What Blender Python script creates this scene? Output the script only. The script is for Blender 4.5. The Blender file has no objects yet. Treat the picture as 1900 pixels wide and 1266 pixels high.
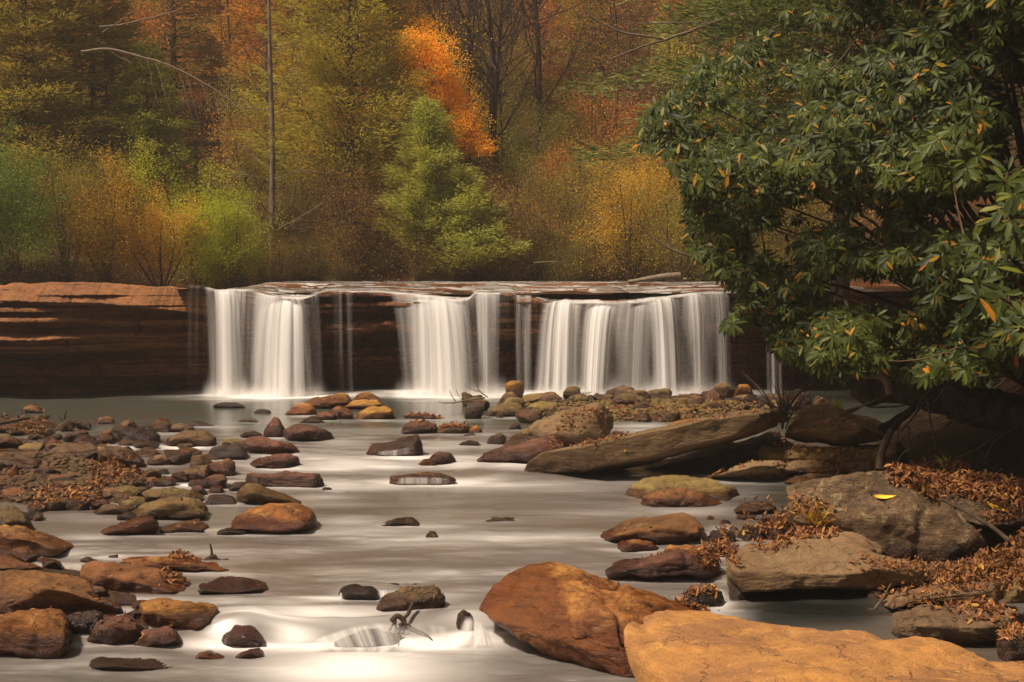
import bpy, bmesh, math, random
import numpy as np
from mathutils import Vector, Matrix
from mathutils.bvhtree import BVHTree
random.seed(7); RNG = np.random.default_rng(11)
SC = bpy.context.scene
COL = SC.collection
# ---------------------------------------------------------------- camera, sky, sun, exposure
HC = 3.05; FPX = 2639.0; PITCH = math.atan(128.0 / FPX)
cam_d = bpy.data.cameras.new('camera'); cam = bpy.data.objects.new('camera', cam_d); COL.objects.link(cam)
cam.location = (0, 0, HC); cam.rotation_euler = (math.pi / 2 - PITCH, 0, 0)
cam_d.sensor_width = 36; cam_d.lens = 50; cam_d.clip_end = 1000; cam_d.clip_start = .1
SC.camera = cam
SUN_EL = math.radians(58); SUN_AZ = math.radians(243)      # azimuth clockwise from +Y: behind the camera, to its left
w = bpy.data.worlds.new('World'); SC.world = w; w.use_nodes = True
nt = w.node_tree; nt.nodes.clear()
sky = nt.nodes.new('ShaderNodeTexSky'); sky.sky_type = 'NISHITA'; sky.sun_disc = False
sky.sun_elevation = SUN_EL; sky.sun_rotation = SUN_AZ; sky.dust_density = 6; sky.air_density = 1.0; sky.ozone_density = .4
tint = nt.nodes.new('ShaderNodeMix'); tint.data_type = 'RGBA'; tint.blend_type = 'MULTIPLY'; tint.inputs[0].default_value = 1
tint.inputs[7].default_value = (1.0, .86, .70, 1)
bg = nt.nodes.new('ShaderNodeBackground'); bg.inputs[1].default_value = .052
out = nt.nodes.new('ShaderNodeOutputWorld')
nt.links.new(sky.outputs[0], tint.inputs[6]); nt.links.new(tint.outputs[2], bg.inputs[0]); nt.links.new(bg.outputs[0], out.inputs[0])
sd = bpy.data.lights.new('sun', 'SUN'); sd.energy = 4.7; sd.angle = math.radians(6); sd.color = (1, .89, .76)
sun = bpy.data.objects.new('sun', sd); COL.objects.link(sun)
sv = Vector((math.sin(SUN_AZ) * math.cos(SUN_EL), math.cos(SUN_AZ) * math.cos(SUN_EL), math.sin(SUN_EL)))
sun.rotation_euler = sv.to_track_quat('Z', 'Y').to_euler(); sun.location = (-10, -10, 30)
vs = SC.view_settings; vs.view_transform = 'Standard'; vs.look = 'None'; vs.gamma = 1; vs.exposure = 0.15
SC.cycles.max_bounces = 5; SC.cycles.diffuse_bounces = 2; SC.cycles.glossy_bounces = 2; SC.cycles.transparent_max_bounces = 12
SC.cycles.transmission_bounces = 2; SC.cycles.use_denoising = True
# ---------------------------------------------------------------- projection helpers (photograph pixels, 1900 x 1266)
CP, SP = math.cos(PITCH), math.sin(PITCH)
def ray(px, py):
    dx = (np.asarray(px, float) - 950) / FPX; dy = (633 - np.asarray(py, float)) / FPX
    return np.stack([dx, CP + dy * SP, -SP + dy * CP], -1)
def at(px, py, Y):
    r = ray(px, py); t = np.asarray(Y, float) / r[..., 1]
    p = r * t[..., None] if r.ndim > 1 else r * t
    return p + np.array([0, 0, HC])
def topx(P):
    P = np.asarray(P, float) - np.array([0, 0, HC])
    d = P[..., 1] * CP - P[..., 2] * SP; u = P[..., 1] * SP + P[..., 2] * CP
    return 950 + FPX * P[..., 0] / d, 633 - FPX * u / d
WY = np.array([0, 13.6, 14.25, 14.75, 16.0, 17.6, 20.8, 22.2, 24.0, 27.5, 40.]); WZ = np.array([-.80, -.79, -.74, -.50, -.42, -.30, -.27, -.25, -.12, 0, 0.])
def zprof(Y): return np.interp(Y, WY, WZ)
def base_y(px, py):
    """distance at which the view ray through a photo pixel meets the stream"""
    r = ray(px, py); lo, hi = 5., 60.
    for _ in range(40):
        m = (lo + hi) / 2; z = HC + r[2] / r[1] * m
        if z > zprof(m): lo = m
        else: hi = m
    return (lo + hi) / 2
# ---------------------------------------------------------------- vectorised noise
def _h(ix, iy, iz, s):
    n = (ix.astype(np.int64) * 374761393 + iy.astype(np.int64) * 668265263 + iz.astype(np.int64) * 2147483647 + s * 974634777) & 0xffffffff
    n = ((n ^ (n >> 13)) * 1274126177) & 0xffffffff
    n = ((n ^ (n >> 16)) * 2246822519) & 0xffffffff
    return ((n ^ (n >> 15)) & 0xffffff) / float(0xffffff)
def vn(p, s=0):
    p = np.asarray(p, float); i = np.floor(p); f = p - i; f = f * f * f * (f * (f * 6 - 15) + 10); i = i.astype(np.int64)
    x, y, z = i[..., 0], i[..., 1], i[..., 2]; r = 0
    for a in (0, 1):
        for b in (0, 1):
            for c in (0, 1):
                wgt = (f[..., 0] if a else 1 - f[..., 0]) * (f[..., 1] if b else 1 - f[..., 1]) * (f[..., 2] if c else 1 - f[..., 2])
                r = r + wgt * _h(x + a, y + b, z + c, s)
    return r * 2 - 1
def fbm(p, s=0, o=4, g=.5):
    p = np.asarray(p, float); r = 0; a = 1; t = 0
    for k in range(o):
        r = r + a * vn(p * 2.03 ** k + 17.3 * k, s + k); t += a; a *= g
    return r / t
def XYZ(x, y=0, z=0):
    x, y, z = np.broadcast_arrays(np.asarray(x, float), y, z); return np.stack([x, y, z], -1)
def sstep(a, b, x):
    t = np.clip((x - a) / (b - a), 0, 1); return t * t * (3 - 2 * t)
# ---------------------------------------------------------------- mesh + tagging helpers
def link(o, parent=None):
    COL.objects.link(o)
    if parent is not None: o.parent = parent
    return o
def mesh_np(name, V, F, smooth=True, attrs=None):
    """F: int array (n,k) or list of such arrays"""
    me = bpy.data.meshes.new(name); V = np.asarray(V, np.float32)
    Fs = F if isinstance(F, (list, tuple)) else [F]; Fs = [np.asarray(f, np.int32) for f in Fs if len(f)]
    nl = sum(f.size for f in Fs); nf = sum(len(f) for f in Fs)
    me.vertices.add(len(V)); me.vertices.foreach_set('co', V.ravel())
    me.loops.add(nl); me.loops.foreach_set('vertex_index', np.concatenate([f.ravel() for f in Fs]))
    me.polygons.add(nf)
    tot = np.concatenate([np.full(len(f), f.shape[1], np.int32) for f in Fs])
    me.polygons.foreach_set('loop_start', np.concatenate([[0], np.cumsum(tot)[:-1]]).astype(np.int32))
    me.polygons.foreach_set('loop_total', tot)
    me.polygons.foreach_set('use_smooth', np.full(nf, smooth, bool))
    for k, v in (attrs or {}).items():
        a = me.attributes.new(k, 'FLOAT', 'POINT'); a.data.foreach_set('value', np.asarray(v, np.float32).ravel())
    me.update(calc_edges=True); return me
def mobj(name, me, mat, parent=None, loc=(0, 0, 0)):
    o = bpy.data.objects.new(name, me)
    if mat is not None and not me.materials: me.materials.append(mat)
    o.location = loc; return link(o, parent)
def tag(o, label, cat, group=None, kind=None):
    if label: o['label'] = label
    if cat: o['category'] = cat
    if group: o['group'] = group
    if kind: o['kind'] = kind
    return o
def thing(name, label, cat, loc=(0, 0, 0), group=None):
    o = bpy.data.objects.new(name, None); o.empty_display_size = .2; o.location = loc; link(o)
    return tag(o, label, cat, group)
def dup(root, loc, rz=0, s=1., label=None, group=None, mats=None):
    r = root.copy(); COL.objects.link(r); r.location = loc; r.rotation_euler = (0, 0, rz); r.scale = (s, s, s)
    if label: r['label'] = label
    if group: r['group'] = group
    for ch in list(root.children):
        c = ch.copy(); COL.objects.link(c); c.parent = r
    return r
def gridfaces(nu, nv):
    i = np.arange(nu * nv).reshape(nu, nv)
    return np.stack([i[:-1, :-1], i[:-1, 1:], i[1:, 1:], i[1:, :-1]], -1).reshape(-1, 4)
def tubes(paths, sides=6):
    """paths: list of (pts Nx3, radii N) -> V, F"""
    Vs, Fs, off = [], [], 0
    ang = np.arange(sides) / sides * 2 * math.pi
    for P, R in paths:
        P = np.asarray(P, float); R = np.asarray(R, float) * np.ones(len(P)); n = len(P)
        T = np.gradient(P, axis=0); T /= np.linalg.norm(T, axis=1)[:, None] + 1e-9
        m = T.mean(0); ref = np.array([1., 0, 0]) if abs(m[0]) < .6 * np.linalg.norm(m) + 1e-6 else np.array([0, 1., 0])
        A = np.cross(T, ref); A /= np.linalg.norm(A, axis=1)[:, None] + 1e-9; B = np.cross(T, A)
        V = P[:, None] + R[:, None, None] * (A[:, None] * np.cos(ang)[None, :, None] + B[:, None] * np.sin(ang)[None, :, None])
        V = V.reshape(-1, 3); i = np.arange(n * sides).reshape(n, sides); j = np.roll(i, -1, 1)
        F = np.stack([i[:-1], j[:-1], j[1:], i[1:]], -1).reshape(-1, 4)
        Vs.append(V); Fs.append(F + off); off += len(V)
    return np.concatenate(Vs), np.concatenate(Fs)
def unit(v): return v / (np.linalg.norm(v, axis=-1, keepdims=True) + 1e-9)
def leaves(C, D, N, L, W, curl=.15, fine=False):
    """leaf blades: base C, direction D, normal N, length L, width W"""
    n = len(C); D = unit(D); S = unit(np.cross(D, N)); N = np.cross(S, D); L = np.broadcast_to(L, n)[:, None]; W = np.broadcast_to(W, n)[:, None] / 2
    if not fine:
        V = np.stack([C, C + D * L * .45 + S * W + N * L * curl * .5, C + D * L, C + D * L * .45 - S * W + N * L * curl * .5], 1).reshape(-1, 3)
        return V, (np.arange(n) * 4)[:, None] + np.array([0, 1, 2, 3])
    V = np.stack([C, C + D * L * .3 + S * W * .8, C + D * L * .3 - S * W * .8 , C + D * L * .3 - N * L * curl * .12,
                  C + D * L * .7 + S * W - N * L * curl * .35, C + D * L * .7 - S * W - N * L * curl * .35, C + D * L * .7 - N * L * curl * .5,
                  C + D * L - N * L * curl], 1).reshape(-1, 3)
    b = (np.arange(n) * 8)[:, None]
    return V, [np.concatenate([b + np.array(t) for t in ([0, 1, 3], [0, 3, 2], [4, 7, 6], [6, 7, 5])]),
               np.concatenate([b + np.array(t) for t in ([1, 4, 6, 3], [3, 6, 5, 2])])]
def rdir(n, rng=None):
    v = (rng or RNG).normal(size=(n, 3)); return unit(v)
# ---------------------------------------------------------------- node helpers
def newmat(name):
    m = bpy.data.materials.new(name); m.use_nodes = True; n = m.node_tree; n.nodes.clear(); return m, n
def nd(n, t, **kw):
    x = n.nodes.new(t)
    for k, v in kw.items():
        if k.startswith('i_'): x.inputs[k[2:].replace('_', ' ')].default_value = v
        else: setattr(x, k, v)
    return x
def noise(n, vec, scale, detail=5, rough=.55, dist=0):
    x = nd(n, 'ShaderNodeTexNoise'); x.inputs['Scale'].default_value = scale; x.inputs['Detail'].default_value = detail
    x.inputs['Roughness'].default_value = rough; x.inputs['Distortion'].default_value = dist
    if vec is not None: n.links.new(vec, x.inputs['Vector'])
    return x.outputs['Fac']
def ramp(n, fac, stops):
    x = nd(n, 'ShaderNodeValToRGB'); r = x.color_ramp
    while len(r.elements) < len(stops): r.elements.new(.5)
    for e, (p, c) in zip(r.elements, stops):
        e.position = p; e.color = (c, c, c, 1) if isinstance(c, (int, float)) else (*c, 1)
    n.links.new(fac, x.inputs[0]); return x.outputs[0]
def mixc(n, f, a, b, mode='MIX'):
    x = nd(n, 'ShaderNodeMix', data_type='RGBA', blend_type=mode)
    for s, v in ((0, f), (6, a), (7, b)):
        if isinstance(v, (int, float)): x.inputs[s].default_value = v
        elif isinstance(v, tuple): x.inputs[s].default_value = (*v, 1)
        else: n.links.new(v, x.inputs[s])
    return x.outputs[2]
def mth(n, op, a, b=0., c=None):
    x = nd(n, 'ShaderNodeMath', operation=op)
    for s, v in ((0, a), (1, b), (2, c)):
        if v is None: continue
        if isinstance(v, (int, float)): x.inputs[s].default_value = v
        else: n.links.new(v, x.inputs[s])
    return x.outputs[0]
def mapping(n, vec, scale=(1, 1, 1), rot=(0, 0, 0)):
    x = nd(n, 'ShaderNodeMapping'); x.inputs['Scale'].default_value = scale; x.inputs['Rotation'].default_value = rot
    n.links.new(vec, x.inputs['Vector']); return x.outputs[0]
def bump(n, h, strength, dist, prev=None):
    x = nd(n, 'ShaderNodeBump'); x.inputs['Strength'].default_value = strength; x.inputs['Distance'].default_value = dist
    n.links.new(h, x.inputs['Height'])
    if prev is not None: n.links.new(prev, x.inputs['Normal'])
    return x.outputs[0]
def finish(n, col, rough, normal=None, spec=.5, extra=None):
    b = nd(n, 'ShaderNodeBsdfPrincipled'); o = nd(n, 'ShaderNodeOutputMaterial')
    for s, v in (('Base Color', col), ('Roughness', rough)):
        if isinstance(v, (int, float)): b.inputs[s].default_value = v
        elif isinstance(v, tuple): b.inputs[s].default_value = (*v, 1)
        else: n.links.new(v, b.inputs[s])
    if isinstance(spec, (int, float)): b.inputs['Specular IOR Level'].default_value = spec
    else: n.links.new(spec, b.inputs['Specular IOR Level'])
    if normal is not None: n.links.new(normal, b.inputs['Normal'])
    n.links.new(b.outputs[0], o.inputs[0]); return b, o
# ---------------------------------------------------------------- materials
def rock_mat(name, c1, c2, dark, speck, lich=None, lichen_amt=.0, strata=.5, grain=1.0, blotch=.6):
    m, n = newmat(name); tc = nd(n, 'ShaderNodeTexCoord'); oi = nd(n, 'ShaderNodeObjectInfo')
    off = mth(n, 'MULTIPLY', oi.outputs['Random'], 57.0)
    cmb = nd(n, 'ShaderNodeCombineXYZ'); n.links.new(off, cmb.inputs[0]); n.links.new(off, cmb.inputs[1])
    va = nd(n, 'ShaderNodeVectorMath', operation='ADD'); n.links.new(tc.outputs['Object'], va.inputs[0]); n.links.new(cmb.outputs[0], va.inputs[1])
    v = va.outputs[0]
    big = noise(n, v, 1.1, 4, .55, .6); mid = noise(n, mapping(n, v, (1, 1, 2.2), (.2, .15, 0)), 4.5, 9, .72, .3); fine = noise(n, v, 48, 5, .7)
    col = mixc(n, ramp(n, big, [(.40, 0.), (.60, 1.)]), c1, c2)
    col = mixc(n, mth(n, 'MULTIPLY', ramp(n, mid, [(.46, 0.), (.70, 1.)]), blotch), col, dark)
    col = mixc(n, mth(n, 'MULTIPLY', ramp(n, mid, [(.30, 1.), (.44, 0.)]), .55), col, speck)
    st = noise(n, mapping(n, v, (1.2, 1.2, 17), (.12, .08, 0)), 1.3, 5, .65, .5)
    col = mixc(n, mth(n, 'MULTIPLY', ramp(n, st, [(.52, 0.), (.66, 1.)]), strata), col, tuple(x * .4 for x in c2))
    col = mixc(n, ramp(n, fine, [(.56, 0.), (.72, .45)]), col, speck)
    col = mixc(n, ramp(n, noise(n, v, 70, 4, .7), [(.34, .9), (.45, 0.)]), col, tuple(x * .35 for x in dark))
    if lich:
        l = noise(n, v, 3.4, 9, .78, .6)
        col = mixc(n, ramp(n, l, [(.60 - lichen_amt, 0.), (.65 - lichen_amt, .8)]), col, lich)
    hs = nd(n, 'ShaderNodeHueSaturation'); n.links.new(col, hs.inputs['Color'])
    n.links.new(mth(n, 'MULTIPLY_ADD', oi.outputs['Random'], .4, .62), hs.inputs['Value'])
    n.links.new(mth(n, 'MULTIPLY_ADD', mth(n, 'FRACT', mth(n, 'MULTIPLY', oi.outputs['Random'], 7.3)), .012, .494), hs.inputs['Hue'])
    hs.inputs['Saturation'].default_value = 1.03
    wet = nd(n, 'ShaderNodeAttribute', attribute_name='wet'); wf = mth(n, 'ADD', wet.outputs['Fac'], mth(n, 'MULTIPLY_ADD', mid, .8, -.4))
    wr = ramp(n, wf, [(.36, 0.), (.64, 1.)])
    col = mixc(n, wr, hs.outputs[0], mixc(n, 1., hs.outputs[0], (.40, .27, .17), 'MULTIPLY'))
    crk = nd(n, 'ShaderNodeTexVoronoi', feature='DISTANCE_TO_EDGE'); crk.inputs['Scale'].default_value = 1.3
    nv = nd(n, 'ShaderNodeVectorMath', operation='ADD'); nc = nd(n, 'ShaderNodeTexNoise'); nc.inputs['Scale'].default_value = 2.2; nc.inputs['Detail'].default_value = 5; n.links.new(v, nc.inputs['Vector'])
    n.links.new(v, nv.inputs[0]); n.links.new(nc.outputs['Color'], nv.inputs[1]); n.links.new(nv.outputs[0], crk.inputs['Vector'])
    cr = ramp(n, crk.outputs['Distance'], [(0., 0.), (.014, 1.)])
    col = mixc(n, mth(n, 'MULTIPLY', mth(n, 'SUBTRACT', 1., cr), ramp(n, big, [(.48, 0.), (.56, .8)])), col, tuple(x * .2 for x in dark))
    rough = mth(n, 'SUBTRACT', .86, mth(n, 'MULTIPLY', wr, .62))
    nb = bump(n, mid, .8 * grain, .09); nb = bump(n, st, .5 * grain * strata * 2, .03, nb); nb = bump(n, fine, .8 * grain, .012, nb)
    nb = bump(n, cr, .5, .02, nb)
    finish(n, col, rough, nb, .5); return m
MR = {
 'G': rock_mat('rock_golden', (.62, .30, .065), (.46, .19, .042), (.13, .06, .022), (.58, .34, .11), (.50, .36, .14), .0),
 'O': rock_mat('rock_orange_brown', (.38, .155, .045), (.27, .11, .035), (.09, .042, .018), (.48, .25, .085), (.42, .28, .11), -.02),
 'R': rock_mat('rock_red_brown', (.24, .095, .05), (.16, .062, .032), (.05, .024, .016), (.36, .18, .10)),
 'B': rock_mat('rock_brown', (.27, .15, .062), (.18, .10, .04), (.06, .034, .018), (.38, .23, .10), (.30, .22, .09), .0),
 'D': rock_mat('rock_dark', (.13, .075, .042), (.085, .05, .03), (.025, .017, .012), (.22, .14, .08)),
 'M': rock_mat('rock_mossy_olive', (.33, .21, .065), (.25, .15, .048), (.09, .055, .02), (.42, .29, .10), (.33, .29, .06), .03),
 'T': rock_mat('rock_tan', (.40, .245, .115), (.31, .18, .08), (.10, .06, .033), (.42, .29, .15), (.36, .27, .12), .0, blotch=.45),
 'L': rock_mat('rock_lichen', (.30, .18, .085), (.20, .115, .055), (.045, .028, .02), (.52, .37, .19), (.50, .37, .18), .04, grain=1.5, blotch=1.),
 'X': rock_mat('rock_slab_ochre', (.60, .30, .078), (.38, .185, .065), (.26, .12, .045), (.72, .44, .14), (.66, .37, .09), .0, strata=.35, blotch=.45, grain=.8),
}
MR['F'] = rock_mat('rock_wet_rust', (.42, .17, .035), (.27, .085, .018), (.09, .035, .014), (.56, .29, .08), (.62, .33, .08), .03)
MCLIFF = rock_mat('cliff_stone', (.66, .27, .09), (.48, .20, .075), (.16, .08, .04), (.52, .27, .11), (.26, .19, .07), .0, strata=.6, grain=1.5)
def water_mat():
    m, n = newmat('stream_water'); tc = nd(n, 'ShaderNodeTexCoord'); f = nd(n, 'ShaderNodeAttribute', attribute_name='foam').outputs['Fac']
    g = nd(n, 'ShaderNodeAttribute', attribute_name='green').outputs['Fac']
    v = tc.outputs['Object']
    st = noise(n, mapping(n, v, (.3, .9, 1)), 1.0, 3, .5, .8)
    ff = mth(n, 'ADD', f, mth(n, 'MULTIPLY', mth(n, 'SUBTRACT', st, .5), .16))
    base = mixc(n, g, (.112, .089, .074), (.068, .08, .06))
    base = mixc(n, ramp(n, noise(n, mapping(n, v, (.3, .8, 1)), 1., 3), [(.4, 0.), (.65, .5)]), base, (.115, .078, .055))
    base = mixc(n, nd(n, 'ShaderNodeAttribute', attribute_name='painted_shade').outputs['Fac'], base, (.012, .013, .011))  # near-black water colour, paints in the shade around the overhanging slabs
    col = mixc(n, ramp(n, ff, [(.02, 0.), (1., 1.)]), base, (.86, .81, .76))
    nb = bump(n, noise(n, mapping(n, v, (.6, 2.2, 1)), 1.5, 3, .5, .5), .25, .05)
    finish(n, col, mth(n, 'MULTIPLY_ADD', f, .35, .2), nb, .45); return m
MWATER = water_mat()
def veil_mat():
    m, n = newmat('falling_water'); d = nd(n, 'ShaderNodeAttribute', attribute_name='dens').outputs['Fac']
    tr = nd(n, 'ShaderNodeBsdfTransparent'); df = nd(n, 'ShaderNodeBsdfDiffuse'); tl = nd(n, 'ShaderNodeBsdfTranslucent')
    df.inputs[0].default_value = (.90, .86, .82, 1); tl.inputs[0].default_value = (.90, .86, .82, 1)
    a = nd(n, 'ShaderNodeMixShader'); a.inputs[0].default_value = .25; n.links.new(df.outputs[0], a.inputs[1]); n.links.new(tl.outputs[0], a.inputs[2])
    b = nd(n, 'ShaderNodeMixShader'); n.links.new(d, b.inputs[0]); n.links.new(tr.outputs[0], b.inputs[1]); n.links.new(a.outputs[0], b.inputs[2])
    o = nd(n, 'ShaderNodeOutputMaterial'); n.links.new(b.outputs[0], o.inputs[0]); return m
MVEIL = veil_mat()
def leaf_mat(name, stops, rough=.5, trans=.35, spec=.35, big=None, bigscale=.5, vbase=1.25):
    """each leaf is its own mesh island: its colour comes from the island's random value"""
    m, n = newmat(name); ge = nd(n, 'ShaderNodeNewGeometry'); tc = nd(n, 'ShaderNodeTexCoord'); oi = nd(n, 'ShaderNodeObjectInfo')
    col = ramp(n, ge.outputs['Random Per Island'], stops)
    if big:
        va = nd(n, 'ShaderNodeVectorMath', operation='ADD'); n.links.new(tc.outputs['Object'], va.inputs[0]); n.links.new(mth(n, 'MULTIPLY', oi.outputs['Random'], 31.), va.inputs[1])
        col = mixc(n, ramp(n, noise(n, va.outputs[0], bigscale, 3, .6), [(.42, 0.), (.66, .85)]), col, mixc(n, .6, col, big))
    hs = nd(n, 'ShaderNodeHueSaturation'); n.links.new(col, hs.inputs['Color']); n.links.new(mth(n, 'MULTIPLY_ADD', oi.outputs['Random'], .5, vbase), hs.inputs['Value'])
    b = nd(n, 'ShaderNodeBsdfPrincipled'); n.links.new(hs.outputs[0], b.inputs['Base Color']); b.inputs['Roughness'].default_value = rough
    b.inputs['Specular IOR Level'].default_value = spec
    tl = nd(n, 'ShaderNodeBsdfTranslucent'); n.links.new(hs.outputs[0], tl.inputs[0])
    a = nd(n, 'ShaderNodeMixShader'); a.inputs[0].default_value = trans; n.links.new(b.outputs[0], a.inputs[1]); n.links.new(tl.outputs[0], a.inputs[2])
    o = nd(n, 'ShaderNodeOutputMaterial'); n.links.new(a.outputs[0], o.inputs[0]); return m
def bark_mat(name, c, c2, sc=9):
    m, n = newmat(name); tc = nd(n, 'ShaderNodeTexCoord')
    a = noise(n, mapping(n, tc.outputs['Object'], (1, 1, .3)), sc, 6, .7)
    nb = bump(n, a, .6, .03); finish(n, ramp(n, a, [(.35, c), (.65, c2)]), .9, nb, .2); return m
def ground_mat():
    m, n = newmat('ground_soil'); tc = nd(n, 'ShaderNodeTexCoord'); v = tc.outputs['Object']
    a = noise(n, v, .9, 6, .6); b = noise(n, v, 9, 7, .75); 
    col = mixc(n, ramp(n, a, [(.4, 0.), (.6, 1.)]), (.075, .042, .02), (.13, .062, .022))
    vo = nd(n, 'ShaderNodeTexVoronoi'); vo.inputs['Scale'].default_value = 11; n.links.new(v, vo.inputs['Vector'])
    col = mixc(n, ramp(n, b, [(.45, 0.), (.62, 1.)]), col, (.035, .022, .013))
    col = mixc(n, ramp(n, vo.outputs['Distance'], [(.2, 0.), (.6, .6)]), mixc(n, ramp(n, noise(n, v, 22, 3), [(.45, 0.), (.6, .5)]), col, (.16, .09, .045)), (.02, .013, .009))
    nb = bump(n, b, .8, .05); nb = bump(n, vo.outputs['Distance'], .6, .04, nb)
    finish(n, col, .9, nb, .2); return m
MGROUND = ground_mat()
# ---------------------------------------------------------------- the setting: ground, cliff, water
def px_x(px, Y): return (px - 950) / FPX * Y
def bed_z(x, Y):
    """stream bed and banks downstream of the falls"""
    z = zprof(Y) - .30
    zs = zprof(Y)
    # left gravel bar
    pxl = 950 + x / Y * FPX; row = 505 + (HC - zs) / Y * FPX
    def blob(cx, cy, rx, ry): return np.exp(-(((pxl - cx) / rx) ** 2 + ((row - cy) / ry) ** 2))
    z = z + .42 * np.clip(blob(60, 880, 190, 70) + blob(150, 910, 150, 30) + blob(40, 790, 90, 16), 0, 1)
    z = z + .40 * np.clip(.98 * blob(90, 1105, 300, 85) + blob(1800, 1075, 190, 52) + blob(1700, 960, 210, 48) + .9 * blob(1470, 985, 70, 22), 0, 1) * (1 - np.exp(-((pxl - 1500) / 140) ** 4 - ((row - 1130) / 45) ** 4))
    # cobble bar below the falls, right of centre
    z = z + .42 * np.clip(blob(1150, 765, 150, 20) + blob(1330, 765, 160, 24) + blob(1000, 765, 110, 12), 0, 1) * 1.
    # right bank
    xb = np.interp(Y, [0, 12, 15, 17, 19, 22, 25, 28, 31, 40], [5.2, 5.3, 5.9, 5.7, 5.2, 5.2, 5.9, 7.2, 9.2, 9.6])
    t = np.clip(x - xb, 0, None)
    z = z + np.clip(t * .75, 0, .9) + 2.6 * sstep(1.2, 5.5, t) + 5 * sstep(5, 14, t)
    # left bank
    xl = np.interp(Y, [0, 13, 20, 30, 40], [-5, -5.6, -8.8, -13.5, -15])
    t = np.clip(xl - x, 0, None); z = z + np.clip(t * .5, 0, .6) + 3.2 * sstep(1.5, 8, t)
    z = z + .05 * fbm(XYZ(x * 1.3, Y * 1.3), 3, 4)
    return z
xs = np.concatenate([np.linspace(-70, -16, 28, endpoint=False), np.linspace(-16, 14, 300, endpoint=False), np.linspace(14, 70, 28)])
ys = np.concatenate([np.linspace(-30, 9, 14, endpoint=False), np.linspace(9, 37.2, 330)])
GX, GY = np.meshgrid(xs, ys, indexing='ij'); GZ = bed_z(GX, np.maximum(GY, 3))
V = np.stack([GX, GY, GZ], -1).reshape(-1, 3)
ground = mobj('ground', mesh_np('ground', V, gridfaces(len(xs), len(ys))), MGROUND); tag(ground, None, None, kind='structure')
GROUND_BVH = (V, gridfaces(len(xs), len(ys)))

# upstream valley: shelf bank and wooded hillside
def hill_z(x, Y):
    rise = 5.0 * fbm(XYZ(x * .03, Y * .03), 9, 3)
    bank = np.interp(x, [-40, -15, -8, 5, 9, 14, 40], [37.5, 39, 46.5, 47.5, 44, 38, 37])
    t = np.clip(Y - bank, 0, None)
    z = 2.45 + np.clip(t * .9, 0, .7) + .10 * t + .0085 * t ** 2 * 1.1 + sstep(8, 30, t) * rise
    side = sstep(10, 40, np.abs(x + 3)); z = z + side * 7 * sstep(0, 14, t)
    return z + .18 * fbm(XYZ(x * .6, Y * .6), 5, 4)
xs2 = np.linspace(-75, 75, 240); ys2 = np.concatenate([np.linspace(37.2, 60, 110, endpoint=False), np.linspace(60, 170, 80)])
HX, HY = np.meshgrid(xs2, ys2, indexing='ij'); HZ = hill_z(HX, HY)
m, n = newmat('forest_floor'); tc = nd(n, 'ShaderNodeTexCoord'); a = noise(n, tc.outputs['Object'], .35, 6, .65); b = noise(n, tc.outputs['Object'], 7, 6, .8)
col = mixc(n, ramp(n, a, [(.4, 0.), (.6, 1.)]), (.15, .06, .022), (.10, .055, .022)); col = mixc(n, ramp(n, b, [(.42, 0.), (.6, 1.)]), col, (.035, .02, .01))
col = mixc(n, ramp(n, b, [(.30, 1.), (.42, 0.)]), col, (.30, .13, .035))
finish(n, col, .95, bump(n, b, .9, .15), .1)
hill = mobj('hillside', mesh_np('hillside', np.stack([HX, HY, HZ], -1).reshape(-1, 3), gridfaces(len(xs2), len(ys2))), m); tag(hill, None, None, kind='structure')

# cliff: px along the lip -> world x at Y = 36
LIPPX = np.array([-700, 0, 180, 300, 345, 380, 400, 460, 500, 560, 590, 700, 760, 850, 868, 880, 945, 960, 1000, 1020, 1060, 1180, 1240, 1300, 1350, 1500, 2200.])
LIPZ = np.array([2.9, 2.78, 2.84, 2.74, 2.66, 2.61, 2.54, 2.54, 2.38, 2.34, 2.50, 2.52, 2.42, 2.29, 2.30, 2.46, 2.46, 2.38, 2.38, 2.30, 2.24, 2.24, 2.36, 2.46, 2.50, 2.52, 2.7])
LIPY = np.array([33.6, 34.3, 34.4, 34.7, 35.2, 35.7, 36.0, 36.0, 35.9, 35.7, 36.2, 36.2, 36.0, 35.8, 35.9, 36.1, 36.1, 36.2, 36.2, 36.0, 35.9, 35.9, 36, 36.1, 36.1, 36.2, 35.6])
def lipz(x): return np.interp(950 + x / 36 * FPX, LIPPX, LIPZ)
def lipy(x): return np.interp(950 + x / 36 * FPX, LIPPX, LIPY) + .22 * fbm(XYZ(x * .9), 21, 4) + .10 * (np.floor(3 * vn(XYZ(x * 1.1), 22)) / 3)
def top_z(x, Y):
    d = np.clip(Y - lipy(x), 0, 14) ; px = 950 + x / 36 * FPX
    up = 2.66 + .07 * sstep(0, 8, d)
    t = d / 5.5 + .30 * fbm(XYZ(x * .5, Y * .8), 31, 5); k = 5
    t = (np.floor(t * k) + sstep(.75, 1., (t * k) % 1)) / k
    wet = sstep(330, 420, px)
    z = lipz(x) + (up - lipz(x)) * np.clip(t, 0, 1) * wet - (1 - wet) * (.05 * d)
    return z + (.018 * fbm(XYZ(x * 2.3, Y * 2.3), 33, 4)) * (1 + (1 - wet) * 2)
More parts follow.
